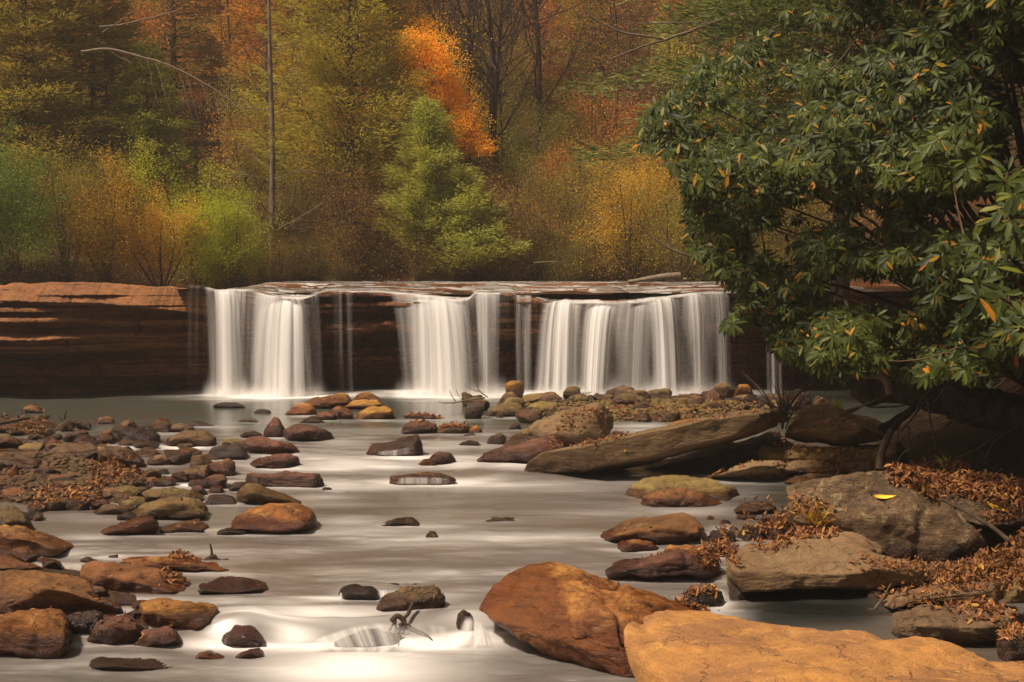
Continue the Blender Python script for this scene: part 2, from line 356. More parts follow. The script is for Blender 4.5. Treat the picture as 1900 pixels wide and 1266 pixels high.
def face_y(x, z):
    px = 950 + x / 36 * FPX; L = lipy(x); zt = lipz(x); left = 1 - sstep(300, 430, px)
    dz = zt - z
    # strata
    zz = z + .06 * fbm(XYZ(x * .35), 41, 3) + .02 * x * left * .3
    lay = np.floor(zz * 7.5); fr = (zz * 7.5) % 1
    o = .24 * vn(XYZ(x * .55 + lay * 9.1, lay * 3.7), 43) + .10 * vn(XYZ(x * 1.8 + lay * 5.1, lay), 44)
    o = o + .05 * sstep(.72, 1, fr) + .05 * fbm(XYZ(x * 2.5, z * 6, 0), 45, 4)
    lay2 = np.floor(zz * 2.6 + .4); o = o + .32 * vn(XYZ(x * .3 + lay2 * 4.4, lay2 * 2.2), 46)
    capt_l = .52 + .08 * fbm(XYZ(x * .5), 47, 2); 
    rec_l = np.interp(px, [-700, 40, 140, 230, 330, 430], [.2, .05, .22, 1.0, 1.9, 1.9])
    rec_lo = np.interp(px, [-700, 0, 430], [1.9, 1.9, 2.2])
    sl = sstep(capt_l, capt_l + .10, dz) * (rec_l + .5 * sstep(.66, .74, dz) * 0) + (rec_lo - rec_l) * sstep(1.3, 1.9, dz + .3 * vn(XYZ(x * .45), 48))
    cap_r = .14; sr = .16 * sstep(.10, .14, dz) + .15 * sstep(.45, .6, dz) + 1.5 * sstep(.85, 1.15, dz + .15 * vn(XYZ(x * .7), 49))
    s = sl * left + sr * (1 - left)
    j1 = np.abs(vn(XYZ(x * .9 + .25 * vn(XYZ(z * 3)), lay2), 55)); o = o + .22 * sstep(.09, .0, j1) + .05 * sstep(.06, 0, np.abs(vn(XYZ(x * 2.3, lay), 56)))
    damp = sstep(0, capt_l * left + .12, dz) * .8 + .2
    slant = .75 * (1 - np.clip(dz / capt_l, 0, 1)) ** 1.1 * left * sstep(capt_l + .05, capt_l, dz) + .35 * left * np.clip(np.sin(zz * 9), 0, 1) * (dz > capt_l)
    slant = slant - .65 * np.clip(dz - .6, 0, 1.0) * (1 - sstep(170, 300, px + 60 * vn(XYZ(z * 3), 57))) * left
    return L + slant + s + o * damp * (1 - .45 * left * (dz < capt_l)) + .05 * (1 - sstep(0, .08, dz))
cx = np.linspace(-24, 17, 1500)
rows = []
for Y in np.concatenate([np.linspace(52, 40, 30, endpoint=False), np.linspace(40, 36.6, 40, endpoint=False)]):
    rows.append(np.stack([cx, np.full_like(cx, Y), top_z(cx, np.full_like(cx, Y))], -1))
for k in np.linspace(0, 1, 22):
    Yt = 36.6 + (face_y(cx, lipz(cx)) - 36.6) * k; rows.append(np.stack([cx, Yt, top_z(cx, Yt)], -1))
NT = len(rows)
lip_edge_z = rows[-1][:, 2]
for k in np.linspace(0.004, 1, 190):
    z = lip_edge_z + (-.7 - lip_edge_z) * k; rows.append(np.stack([cx, face_y(cx, z), z], -1))
CV = np.stack(rows, 0)
wetc = np.clip(.35 * fbm(XYZ(CV[..., 0] * .8, 0, CV[..., 2] * .5), 50, 3) + .62 * sstep(380, 480, 950 + CV[..., 0] / 36 * FPX) + .5 * (1 - sstep(.0, .5, CV[..., 2])), 0, 1)
cliff = mobj('cliff', mesh_np('cliff', CV.reshape(-1, 3), gridfaces(CV.shape[0], CV.shape[1])[:, ::-1], True, {'wet': wetc}), MCLIFF); tag(cliff, 'layered brown sandstone cliff that the waterfall drops over', None, kind='structure')

# ---- stream surface
FO = []   # foam splats: photo position on the water -> (px,row,rx,ry,amount)
def splats(*a): FO.extend(a)
splats((500, 733, 125, 8, 1.5), (640, 733, 90, 6, .6), (830, 731, 105, 9, 1.5), (1000, 728, 120, 7, 1.1), (1170, 728, 210, 8, 1.4), (1420, 731, 60, 3, .45))
splats((640, 862, 110, 13, .42), (790, 897, 110, 8, .75), (900, 892, 60, 6, .35), (740, 848, 70, 7, .5), (620, 900, 70, 7, .38), (640, 822, 60, 8, .25), (1000, 866, 90, 7, .4), (1130, 846, 80, 5, .4), (700, 800, 120, 8, .12), (330, 832, 60, 3, .45), (200, 833, 70, 2.5, .5), (480, 864, 60, 5, .2), (345, 903, 14, 3, .7), (540, 868, 50, 5, .3), (870, 860, 60, 8, .35), (1190, 790, 70, 6, .35), (1230, 803, 60, 5, .35), (600, 925, 60, 8, .25), (940, 905, 240, 10, .2))
splats((700, 985, 130, 8, .2), (900, 1003, 140, 11, .26), (1040, 1000, 90, 9, .24), (640, 970, 60, 8, .25), (800, 1015, 150, 5, .2), (1330, 1005, 22, 8, .35), (160, 1000, 60, 4, .25), (300, 998, 70, 3, .2), (640, 1060, 90, 5, .15))
splats((620, 1112, 90, 4, .5), (560, 1135, 90, 8, .3), (800, 1120, 60, 10, .15), (470, 1150, 75, 10, .75), (420, 1185, 40, 12, .5), (540, 1180, 40, 18, .6), (700, 1207, 190, 15, 1.0), (660, 1250, 170, 40, .78), (480, 1208, 110, 9, .7), (380, 1198, 60, 10, .45), (860, 1195, 70, 10, .6), (960, 1192, 60, 6, .45), (880, 1155, 60, 25, .25), (1340, 1130, 26, 12, .6), (1310, 1128, 30, 12, .3))
BUMPS = [(465, 1163, 80, 26, .12), (430, 1170, 60, 20, .05), (660, 1150, 90, 10, .05), (670, 1096, 60, 8, .05), (785, 880, 70, 7, .03), (860, 1150, 60, 18, .04)]
pr = np.concatenate([np.linspace(722, 800, 130, endpoint=False), np.linspace(800, 1110, 330, endpoint=False), np.linspace(1110, 1300, 190), np.linspace(1320, 2300, 40)])
ywat = np.array([base_y(950, r) for r in pr]); ywat[0] = 38.3
frac = np.concatenate([np.linspace(-.80, -.42, 30, endpoint=False), np.linspace(-.42, .42, 560, endpoint=False), np.linspace(.42, .6, 16)])
WXf, WYg = np.meshgrid(frac, ywat, indexing='ij'); WX = WXf * WYg
def water_z(x, Y):
    wob = .35 * fbm(XYZ(x * .55, Y * .25), 61, 2)
    z = zprof(Y + wob * sstep(37, 22, Y) * 1.0)
    rough = sstep(29, 25, Y)
    calm = 1 - .7 * sstep(22.5, 21.5, Y) * sstep(18, 19, Y)
    z = z + (.028 * fbm(XYZ(x * .7, Y * 1.5), 62, 3) + .02 * fbm(XYZ(x * 1.5, Y * 3.3), 63, 3)) * rough * calm
    return z
WZg = water_z(WX, WYg)
pxs = 950 + WX / WYg * FPX; rws = 505 + (HC - zprof(WYg)) / WYg * FPX
foam = np.zeros_like(WX)
wp = 26 * fbm(XYZ(WX * 1.3, WYg * 1.3), 64, 3); wr_ = 5 * fbm(XYZ(WX * .8, WYg * 2), 65, 3)
for (a, b, c, d, e) in FO:
    q = ((pxs + wp * min(1, c / 60) - a) / c) ** 2 + ((rws + wr_ * min(1.5, d / 8) - b) / d) ** 2
    foam = np.maximum(foam, e * np.exp(-q)) + .25 * e * np.exp(-q)
for (a, b, c, d, e) in BUMPS: WZg = WZg + e * np.exp(-((pxs - a) / c) ** 2 - ((rws - b) / d) ** 2)
# foam drawn out along the current where the water steepens
slope = np.gradient(WZg, axis=1) / (np.gradient(WYg, axis=1) + 1e-6)
streak = fbm(XYZ(WX * .55 + .8 * fbm(XYZ(WX * .3, WYg * .3), 70, 2), WYg * 3.1), 66, 4)
act = .05 + .2 * np.clip(np.abs(slope) * 6, 0, 1)
act = act * sstep(33, 26, WYg)
foam = foam + act * np.clip(streak + .2, 0, 1) * 1.6 + .07 * sstep(30, 22, WYg)
painted_shade = np.clip(np.exp(-((pxs - 1520) / 150) ** 4 - ((rws - 1140) / 50) ** 4) + np.exp(-((pxs - 1330) / 130) ** 4 - ((rws - 870) / 24) ** 4) + .6 * np.exp(-((pxs - 1420) / 70) ** 4 - ((rws - 925) / 34) ** 4), 0, 1)  # mask of shade painted into the water colour under and beside the slabs
green = sstep(25.5, 29, WYg) * .9 + .25 * sstep(14.3, 13.9, WYg) + .35 * sstep(1300, 1450, pxs)
foam = foam * (1 - .75 * sstep(1380, 1460, pxs)) * (1 - np.exp(-((pxs - 1510) / 150) ** 4 - ((rws - 1150) / 40) ** 4))
FILM = [(785, 880, 62, 9)]
Vw = np.stack([WX, WYg, WZg], -1).reshape(-1, 3)
stream = mobj('stream_water', mesh_np('stream_water', Vw, gridfaces(*WX.shape), True, {'foam': np.clip(foam, 0, 1.2), 'green': np.clip(green, 0, 1), 'painted_shade': painted_shade}), MWATER); tag(stream, None, None, kind='structure')
# ---- water sliding over the shelf above the falls
ux = np.linspace(px_x(335, 36), 9.5, 700); uy = np.concatenate([np.linspace(0, 1, 60) ** 1.0 * 2.2, np.linspace(2.4, 13, 60)])
UXg, UD = np.meshgrid(ux, uy, indexing='ij'); LY = lipy(ux)[:, None]; UY = LY - .04 + UD
UZ = top_z(UXg, np.maximum(UY, LY)) ; sm = UZ.copy()
for _ in range(6): sm[1:-1, 1:-1] = (sm[1:-1, 1:-1] * 2 + sm[2:, 1:-1] + sm[:-2, 1:-1] + sm[1:-1, 2:] + sm[1:-1, :-2]) / 6
UZ = sm + .018 + .022 * fbm(XYZ(UXg * .8, UY * 1.1), 71, 3)
upx = 950 + UXg / 36 * FPX
dry = sstep(.05, .3, np.exp(-((upx - 660) / 75) ** 2) * 1. * (UD < 1.1) + .8 * np.exp(-((upx - 975) / 28) ** 2) * (UD < .9))
patch = sstep(.02, .22, fbm(XYZ(UXg * 1.1, UY * 2.6), 75, 4)) * sstep(.25, .7, UD)
UZ = UZ - .09 * dry - .055 * patch - .05 * sstep(370, 345, upx)
us = np.abs(np.gradient(UZ, axis=1) / np.gradient(UY, axis=1))
ufoam = -.02 + np.clip(us * 2.0, 0, .55) + .25 * np.clip(fbm(XYZ(UXg * 3, UY * 1.2), 72, 3), 0, 1) + .45 * sstep(.6, 0, UD) * sstep(980, 1040, upx)
Vu = np.stack([UXg, UY, UZ], -1).reshape(-1, 3)
shelfw = mobj('shelf_water', mesh_np('shelf_water', Vu, gridfaces(*UXg.shape), True, {'foam': np.clip(ufoam, 0, 1), 'green': np.zeros_like(ufoam)}), MWATER); tag(shelfw, None, None, kind='structure')

# ---- waterfalls: thin translucent sheets of falling water
def interp(a, xs_, ys_): return np.interp(a, xs_, ys_)
def fall(label, lip, base, dens, seed, nu=260, nv=60, throw=.55, streaks=(12, 40), contrast=.9, layers=2, soft=.04, bottomfade=.0, cores=()):
    """lip/base: px range at the lip and at the pool; dens: (px at lip, density) profile"""
    r = thing('waterfall', label, 'waterfall', (px_x((lip[0] + lip[1]) / 2, 36), 36, 0)); L = np.array(r.location)
    for k in range(layers):
        u = np.linspace(0, 1, nu)[:, None] * np.ones(nv); v = np.ones(nu)[:, None] * np.linspace(0, 1, nv)
        pl = lip[0] + (lip[1] - lip[0]) * u; pb = interp(u, base[0], base[1]) if isinstance(base[0], (list, tuple)) else base[0] + (base[1] - base[0]) * u
        x0 = px_x(pl, 36.)
        zt = top_z(x0, lipy(x0) + .02) + .045; Yt = lipy(x0) - .02
        pre = sstep(0, .06, v)                                      # first rows lie on the shelf
        vv = np.clip((v - .05) / .95, 0, 1); fallz = zt + .03
        z = fallz * (1 - vv ** 1.05) - .03 * vv
        h = np.sqrt(np.clip(1 - z / fallz, 0, 1))
        th = throw * (1 - .25 * k) * (1 + .25 * fbm(XYZ(u * 6, 0, k), seed + 5, 2))
        Y = Yt + .30 * (1 - pre) - th * h - .04 * k
        x = px_x(pl + (pb - pl) * h ** 1.1, 36.) 
        x = x * (Y / 36.) ** .0
        s = streaks[k % 2]
        n1 = fbm(XYZ(u * s + .25 * h, v * .35, k * 7.), seed, 4, .6); n2 = fbm(XYZ(u * s * .3, v * .25, k * 3.), seed + 9, 3)
        D = interp(pl, [q[0] for q in dens], [q[1] for q in dens])
        d = D * (.62 + contrast * (n1 * 1.1 + n2 * 1.5)) + .12 * (n1 + n2) * (D > .05)
        d = d * (1 - (.5 if cores else .15) * vv) + .5 * np.clip(D, 0, 1) * sstep(.86, 1, v)
        edge = np.minimum(u, 1 - u); d = d * sstep(0, soft, edge) * sstep(0, .03, v)
        x += .01 * fbm(XYZ(u * 40, v * 2), seed + 2, 2)
        if bottomfade: d = d * (1 - bottomfade * sstep(.4, 1, v))
        P = np.stack([x, Y, z], -1).reshape(-1, 3) - L
        mobj('water_sheet', mesh_np('water_sheet', P, gridfaces(nu, nv), True, {'dens': np.clip(d * (.85 if k == 0 else .6), 0, .97)}), MVEIL, r)
    for q, (l0, l1, b0, b1, dn, drop_, thr) in enumerate(cores):       # denser fans inside the curtain
        nu2 = 150; u = np.linspace(0, 1, nu2)[:, None] * np.ones(nv); v = np.ones(nu2)[:, None] * np.linspace(0, 1, nv); pl = l0 + (l1 - l0) * u; pb = b0 + (b1 - b0) * u
        x0 = px_x(pl, 36.); zt = top_z(x0, lipy(x0) + .02) + .05 - drop_ - .10 * (2 * u - 1) ** 2; vv = np.clip((v - .05) / .95, 0, 1); z = zt * (1 - vv ** 1.05) - .03 * vv; h = np.sqrt(np.clip(1 - z / zt, 0, 1))
        Y = lipy(x0) - .05 + .30 * (1 - sstep(0, .06, v)) - (thr + .25 * (1 - (2 * u - 1) ** 2)) * h; x = px_x(pl + (pb - pl) * h ** .8, 36.)
        g = np.exp(-((2 * u - 1) * 1.25) ** 2 * 1.6) * sstep(0, .12, np.minimum(u, 1 - u))
        n1 = fbm(XYZ(u * 14 + .2 * h, v * .3, q), seed + 30 + q, 4, .6); d = dn * g * (.9 + 1.1 * n1) * sstep(0, .05, v) * (1 - .25 * vv * (1 - g)) + .3 * sstep(.88, 1, v) * g
        mobj('water_sheet', mesh_np('water_sheet', np.stack([x, Y, z], -1).reshape(-1, 3) - L, gridfaces(nu2, nv), True, {'dens': np.clip(d, 0, .97)}), MVEIL, r)
    # spray where the curtain meets the pool
    nm = 160; u = np.linspace(0, 1, nm)[:, None] * np.ones(20); v = np.ones(nm)[:, None] * np.linspace(0, 1, 20); bx0 = base[0][0] if isinstance(base[0], (list, tuple)) else base[0]; b0, b1 = (base[1][0], base[1][-1]) if isinstance(base[0], (list, tuple)) else base
    if b1 - b0 > 80:
        for q in range(3):
            x = px_x(b0 - 14 + (b1 - b0 + 28) * u, 36.); Y = 35.55 - throw - .22 * q + .12 * fbm(XYZ(u * 9, q), seed + 40, 3) + .25 * v; z = (.55 - .13 * q) * v * (1 + .6 * fbm(XYZ(u * 12, q), seed + 41, 3)) - .01
            d = (.62 - .1 * q) * (1 - v) ** 2.0 * sstep(0, .12, np.minimum(u, 1 - u)) * (.75 + .6 * fbm(XYZ(u * 8, v, q), seed + 42, 3))
            mobj('spray', mesh_np('spray', np.stack([x, Y, z], -1).reshape(-1, 3) - L, gridfaces(nm, 20), True, {'dens': np.clip(d, 0, .9)}), MVEIL, r)
    return r
fall('broad left waterfall curtain with a dense rounded white core', (382, 592), ([0, .1, .35, .5, .8, 1], [398, 412, 456, 482, 580, 604]), [(382, .0), (392, .45), (405, .6), (432, .55), (455, .18), (475, .2), (500, .5), (560, .5), (585, .3), (592, .0)], 101, 340, cores=[(486, 578, 466, 606, 1.15, .12, .7), (392, 446, 402, 468, .95, 0, .6), (505, 560, 498, 575, .9, .06, .85)])
fall('middle waterfall curtain, solid white on its left and streaky on its right', (715, 955), ([0, .2, .5, .66, .72, 1], [745, 775, 850, 888, 893, 948]), [(715, .05), (745, .22), (775, .4), (800, .5), (850, .5), (866, .25), (882, .42), (935, .45), (945, .2), (955, .0)], 113, 360, cores=[(756, 866, 764, 893, 1.15, .04, .75), (790, 850, 800, 880, .9, .0, .9), (878, 925, 884, 925, .55, 0, .45)])
fall('widest waterfall curtain at the right, fanned into several white bands', (1006, 1356), ([0, .1, .25, .6, 1], [988, 1010, 1075, 1205, 1350]), [(1006, .1), (1022, .4), (1060, .5), (1080, .3), (1110, .42), (1150, .28), (1175, .4), (1235, .45), (1260, .3), (1300, .4), (1345, .35), (1356, .0)], 127, 520, streaks=(18, 60), cores=[(1012, 1080, 986, 1080, 1.0, .0, .8), (1088, 1150, 1068, 1130, .95, .08, .8), (1160, 1215, 1150, 1200, .5, .1, .6), (1196, 1262, 1200, 1270, 1.0, 0, .75), (1268, 1312, 1276, 1310, .6, 0, .6), (1312, 1356, 1322, 1356, .6, 0, .5)])
fall('thin trickle down the dark wall between left and middle falls', (612, 668), (618, 672), [(612, 0), (622, .08), (630, .42), (637, .05), (648, .3), (655, .02), (668, 0)], 131, 60, throw=.25, streaks=(7, 14), layers=1, bottomfade=.6)
fall('faint water strands right of the middle waterfall', (952, 1004), (956, 1000), [(952, 0), (962, .45), (968, .1), (978, .4), (985, .3), (992, .05), (1004, .0)], 137, 60, throw=.3, streaks=(8, 16), layers=1, bottomfade=.5)
fall('narrow faint waterfall in the shade at the far right end', (1415, 1450), (1420, 1450), [(1415, 0), (1428, .5), (1440, .4), (1450, 0)], 139, 40, throw=.3, streaks=(3, 6), layers=1)
fall('fine separate drips at the left edge of the falls', (350, 400), (352, 400), [(350, 0), (358, .12), (370, .02), (376, .16), (388, .12), (400, 0)], 149, 60, throw=.3, streaks=(9, 18), layers=1, bottomfade=.9)
# ---------------------------------------------------------------- rocks
_ICO = {}
def ico(sub):
    if sub not in _ICO:
        bm = bmesh.new(); bmesh.ops.create_icosphere(bm, subdivisions=sub, radius=1)
        _ICO[sub] = (np.array([v.co[:] for v in bm.verts]), np.array([[v.index for v in f.verts] for f in bm.faces])); bm.free()
    return _ICO[sub]
def hull_planes(P):
    bm = bmesh.new()
    for p in P: bm.verts.new(p)
    r = bmesh.ops.convex_hull(bm, input=bm.verts[:])
    bmesh.ops.delete(bm, geom=list({g for g in r['geom_interior'] + r['geom_unused'] if isinstance(g, bmesh.types.BMVert)}), context='VERTS')
    bm.normal_update(); N = np.array([f.normal[:] for f in bm.faces]); D = np.array([f.normal.dot(f.verts[0].co) for f in bm.faces]); A = np.array([f.calc_area() for f in bm.faces])
    bm.free(); k = A > A.sum() * 1e-5; return N[k], D[k]
ALLV, ALLF = [], []; _nv = 0
def register(V, F):
    global _nv
    F = [tuple(int(i) + _nv for i in f) for f in F]; ALLV.extend(map(tuple, V)); ALLF.extend(F); _nv += len(V)
ROCKN = 0
def make_rock(P, label, mat, p=14, rough=1., sub=None, name='rock', cat='rock', group=None, wetlvl=None, cuts=3, wet0=0., strata=1., seed=None, fit=None, wetfn=None):
    global ROCKN; ROCKN += 1; wet0 = wet0 + (.34 if mat in 'RDF' else .12); seed = ROCKN if seed is None else seed; rng = np.random.default_rng(seed * 7 + 3)
    P = np.asarray(P, float); c = (P.max(0) + P.min(0)) / 2; Q = P - c
    U, S, Vt = np.linalg.svd(Q - Q.mean(0), full_matrices=False)
    ext = np.abs(Q @ Vt.T).max(0) + 1e-4; Qn = (Q @ Vt.T) / ext
    N, D = hull_planes(Qn); D = np.maximum(D, .08)
    size = ext.max() * 2
    # corners knocked off by a few random cuts
    p = min(p * 5., 130)
    for _ in range(int(cuts + 2)):
        n = rng.normal(size=3); n[2] = abs(n[2]); n /= np.linalg.norm(n); d = (Qn @ n).max() * rng.uniform(.70, .92); N = np.vstack([N, n]); D = np.append(D, d)
    if sub is None:
        pxsize = size / max(c[1], 1) * FPX; sub = 3 if pxsize < 22 else 4 if pxsize < 75 else 5 if pxsize < 300 else 6
    dirs, F = ico(sub)
    q = np.clip(dirs @ N.T, 1e-4, None) / D
    qm = q.max(1); r = ((q / qm[:, None]) ** p).sum(1) ** (-1 / p) / qm; q2 = np.partition(q, -2, axis=1)[:, -2]; edge = sstep(.93, 1, q2 / qm)
    V = dirs * r[:, None]; V = (V * ext) @ Vt
    sc = size; o3 = rng.uniform(0, 90, 3)
    nn = unit((dirs / ext) @ Vt)
    W = V + o3
    ms = min(sc, 1.6)
    a = .018 * sc * rough * fbm(W / sc * 2.2, 200, 3)
    cr = vn(W / sc * 2.6 + .5 * fbm(W / sc * 3, 203, 2)[:, None], 204); a = a - .016 * sc * rough * np.clip(np.abs(cr) * -9 + 1, 0, 1)
    q1 = fbm(W / ms * 3.0, 205, 2) * 4; q1 = np.floor(q1) + sstep(.8, 1, q1 % 1); a = a + .014 * ms * rough * q1
    a = a + .026 * ms ** .7 * rough * fbm(W * 6 / ms ** .4, 208, 5, .65)
    a = a - .022 * ms * rough * edge * np.clip(fbm(W * 5 / ms ** .5, 211, 3) + .15, 0, 1) * 1.6
    ls = W[:, 2] * 13 / min(1, max(sc, .4)) + 1.3 * fbm(W * 1.2, 207, 2); st = (ls % 1); a = a - .010 * min(sc, 1) * strata * rough * (sstep(.7, 1, st) - .5) * (1 - np.abs(nn[:, 2])) * (fbm(W * 1.7, 209, 2) > -.1)
    V = V + nn * a[:, None] + c
    if fit:
        x0, x1, tp, bt, lvl = fit
        for _ in range(2):
            k = V[:, 2] > (lvl - .01 if lvl is not None else -99)
            if k.sum() > 8:
                X, Yr = topx(V[k]); s_ = np.clip((x1 - x0) / max(X.max() - X.min(), 1), .7, 1.5); cxw = V[:, 0].mean(); V[:, 0] = cxw + (V[:, 0] - cxw) * s_
                X, Yr = topx(V[k]); V[:, 0] += ((x1 + x0) - (X.max() + X.min())) / 2 / FPX * V[:, 1].mean()
                lo = Yr.max() if lvl is not None else Yr.max(); ztop = V[:, 2].max(); want = HC - (tp - Yr.min()) * 0
                dz = (Yr.min() - tp) / FPX * V[np.flatnonzero(k)[Yr.argmin()], 1]
                zb = V[:, 2].min(); V[:, 2] = zb + (V[:, 2] - zb) * np.clip(1 + dz / max(ztop - zb, .02), .6, 1.7)
                if lvl is None:
                    X, Yr = topx(V); zt = V[:, 2].max(); dz = (bt - Yr.max()) / FPX * V[Yr.argmax(), 1]
                    V[:, 2] = zt + (V[:, 2] - zt) * np.clip(1 + dz / max(zt - V[:, 2].min(), .02), .6, 1.7)
    wl = (zprof(c[1]) if wetlvl is None else wetlvl); hgt = P[:, 2].max() - wl
    wet = np.clip(1.05 - (V[:, 2] - wl) / (.07 + (.45 + .6 * (rng.random() < .3)) * max(hgt, .1)), 0, 1) * .95 + wet0
    if wetfn is not None: X, Yr = topx(V); wet = np.maximum(wet, wetfn(X, Yr))
    loc = np.array([c[0], c[1], V[:, 2].min()])
    me = mesh_np(name, V - loc, F, True, {'wet': np.clip(wet, 0, 1)})
    o = mobj(name, me, MR[mat], None, loc); tag(o, label, cat, group); register(V, F); return o
WAKES = []
def parse(s): return np.array([[float(v) for v in t.split(',')] for t in s.split()])
def rock(label, outline, mat='B', d=.8, ft=.38, p=14, rough=1., cuts=3, Yb=None, lean=0., base=None, wet0=0., hang=False, group=None, extra=(), inset=.86):
    """outline: convex outline in photo pixels; the rock gets that outline at its own distance and a real depth"""
    O = parse(outline); bx = O[O[:, 1].argmax(), 0]; brow = O[:, 1].max() if base is None else base
    Y0 = base_y(bx, min(brow, 1500)) if Yb is None else Yb
    wpx = O[:, 0].max() - O[:, 0].min(); wm = wpx / FPX * Y0; dep = d * wm
    x0 = (O[:, 0].max() + O[:, 0].min()) / 2; top = O[:, 1].min(); bot = O[:, 1].max()
    P = []; WAKES.append(((O[:, 0].min() + O[:, 0].max()) / 2, O[:, 1].max(), wpx, hang))
    Ys = Y0 + dep * .45
    for x, y in O:
        P.append(at(x, y, Ys + lean * (x - x0) / wpx * wm))
    rg_ = np.random.default_rng(ROCKN * 13 + 5); nO = len(O); kf = [i for i in range(nO) if p > 40 or rg_.random() < (.62 if p > 11 else .8)]
    for i in (kf if len(kf) > 3 else range(nO)):     # nearer ring, lower and a little narrower
        x, y = O[i]; j_ = rg_.uniform(-.16, .16) * dep * (p < 40)
        P.append(at(x0 + (x - x0) * inset * rg_.uniform(.9, 1.05), bot - (bot - y) * (1 - ft * rg_.uniform(.75, 1.25)), Y0 + j_ + lean * (x - x0) / wpx * wm * inset))
    for i in range(nO):
        if rg_.random() < .3: continue
        x, y = O[i]; q = at(x0 + (x - x0) * .84, y, Ys + lean * (x - x0) / wpx * wm * .84); q[1] += dep * .55 * rg_.uniform(.8, 1.1); q[2] = min(q[2], at(x, top, Ys)[2]) - (at(x0, top, Ys)[2] - at(x0, bot, Ys)[2]) * rg_.uniform(.12, .32); P.append(q)
    P = np.array(P)
    if not hang:
        lo = P[:len(O)].copy(); lo[:, 2] = max(float(zprof(Y0)) - .12, P[:, 2].min() - .22); lo[:, 0] = (lo[:, 0] - lo[:, 0].mean()) * .9 + lo[:, 0].mean(); P = np.vstack([P, lo])
    fit = (O[:, 0].min(), O[:, 0].max(), top, bot, None if hang else max(float(zprof(Y0)), float(at(bx, bot, Y0)[2])))
    for e in extra: P = np.vstack([P, at(e[0], e[1], Y0 + e[2])])
    return make_rock(P, label, mat, p=p, rough=rough, cuts=cuts, wet0=wet0, wetlvl=float(zprof(Y0)) if not hang else float(zprof(Y0)) - .2, group=group, fit=fit)
R = rock
# left bank, far rows
R('small orange stone on the far left edge of the plunge pool', '38,767 44,755 58,751 74,757 82,767', 'O')
R('low orange stone in the water left of the dark tilted boulder', '176,787 185,776 200,772 211,777 213,787', 'O')
R('dark smooth boulder leaning right with a black undercut face, upstream left', '214,800 221,793 245,791 275,796 298,807 285,815 262,825 226,826 217,812', 'D', ft=.2)
R('rounded dark stone peeping out behind the leaning dark boulder', '243,791 255,786 275,785 290,792 293,802 250,803', 'D')
R('low brown dome of rock in the stream right of the leaning dark boulder', '303,803 315,790 335,785 355,791 366,803', 'B')
R('smooth grey brown boulder with one higher hump, midstream left', '303,823 320,810 345,801 365,798 390,801 402,812 403,827 310,828', 'B', p=9)
R('small dark twin humped stone alone in the calm pool', '395,758 404,749 422,746 440,746 456,753 456,758', 'D', p=8)
R('tiny dark stone touching water beside the ochre pile', '470,767 480,759 500,760 503,765', 'D')
R('ochre rounded stone at the left foot of the ochre rock pile', '528,771 540,758 560,748 578,750 588,762 585,771', 'G')
R('largest humped ochre boulder at the back of the rock pile below the left falls', '548,754 560,742 590,731 620,729 645,732 653,742 650,754 600,760', 'G')
R('ochre stone at the top right of the rock pile below the left falls', '654,744 660,730 675,726 695,730 712,740 720,752', 'G')
R('flat ochre stone in the middle of the rock pile below the left falls', '634,754 650,746 675,741 700,746 712,753 690,760 650,759', 'G')
R('squarish ochre brown stone at the right foot of the rock pile', '661,779 668,766 690,756 715,753 728,762 733,779', 'G')
R('small orange domed stone left of the squarish ochre stone', '612,777 616,760 630,753 645,758 656,768 650,778', 'O')
R('low rust stone below the ochre pile, beside the small orange dome', '578,776 588,768 605,763 622,770 625,780', 'O')
R('low dark brown stone just above the smooth brown boulder of midstream', '556,786 565,777 580,772 595,778 604,786', 'B')
R('smooth red brown boulder ending in a point on its right, midstream', '525,816 528,800 545,789 570,786 600,793 615,804 620,816 600,820 540,820', 'R', p=12)
R('pointed pyramid shaped red stone standing in the stream', '488,806 490,795 508,774 517,776 529,795 526,811 495,812', 'R', p=30, cuts=1, ft=.25)
R('low dark stone left of the pyramid shaped stone', '445,811 455,802 470,799 485,805 487,813', 'D')
R('mossy topped stone behind the cluster of dark red rocks', '412,824 420,815 440,813 455,820 457,832', 'M')
R('dark brown rounded stone at the left of the dark red cluster', '386,843 392,832 405,826 435,823 452,832 460,849 420,852', 'D')
R('wide reddish flat stone at the back of the dark red cluster', '452,826 460,812 490,809 520,814 545,828 556,839 552,844 480,846 458,842', 'R', Yb=24.4)
R('amber brown block in the front of the dark red cluster', '475,842 485,828 510,820 535,820 551,832 553,843', 'O')
R('flat angular red slab lying just below the dark red cluster', '463,860 475,850 500,844 535,841 552,846 557,858 552,869 500,868', 'R', p=26)
R('long brick shaped red brown block lying across the current', '455,892 460,876 480,873 560,874 595,873 602,889 596,899 520,904 470,898', 'R', p=34, ft=.15, d=.35, cuts=2)
R('upright orange brown block at the water edge, midstream left', '385,880 387,862 400,855 425,850 437,858 438,877 415,883', 'O', p=26, cuts=1)
R('dark red stepped stone in front of the upright orange block', '348,902 352,890 380,885 415,880 422,888 418,906 395,907', 'R', p=24)
R('mottled brown flat stone left of the upright orange block', '328,884 340,872 365,864 388,862 392,881 360,894', 'B', d=1.)
R('yellow brown wedge boulder pointing right into the stream', '438,926 445,908 460,898 475,896 500,903 530,915 560,931 556,937 460,936', 'M', p=18)
R('large smooth red brown boulder rounded like a whale, left of midstream', '428,977 438,960 460,945 500,935 550,933 575,942 588,962 585,979 560,987 480,990 440,987', 'F', p=10, rough=.7)
R('small dark stone at the left toe of the whale shaped boulder', '402,990 410,982 430,977 455,980 461,992', 'D')
R('pale lichen patched boulder in the middle of the left gravel bar', '237,963 245,948 270,932 310,922 345,921 365,930 380,945 386,959 360,964 290,963 250,966', 'M', p=10)
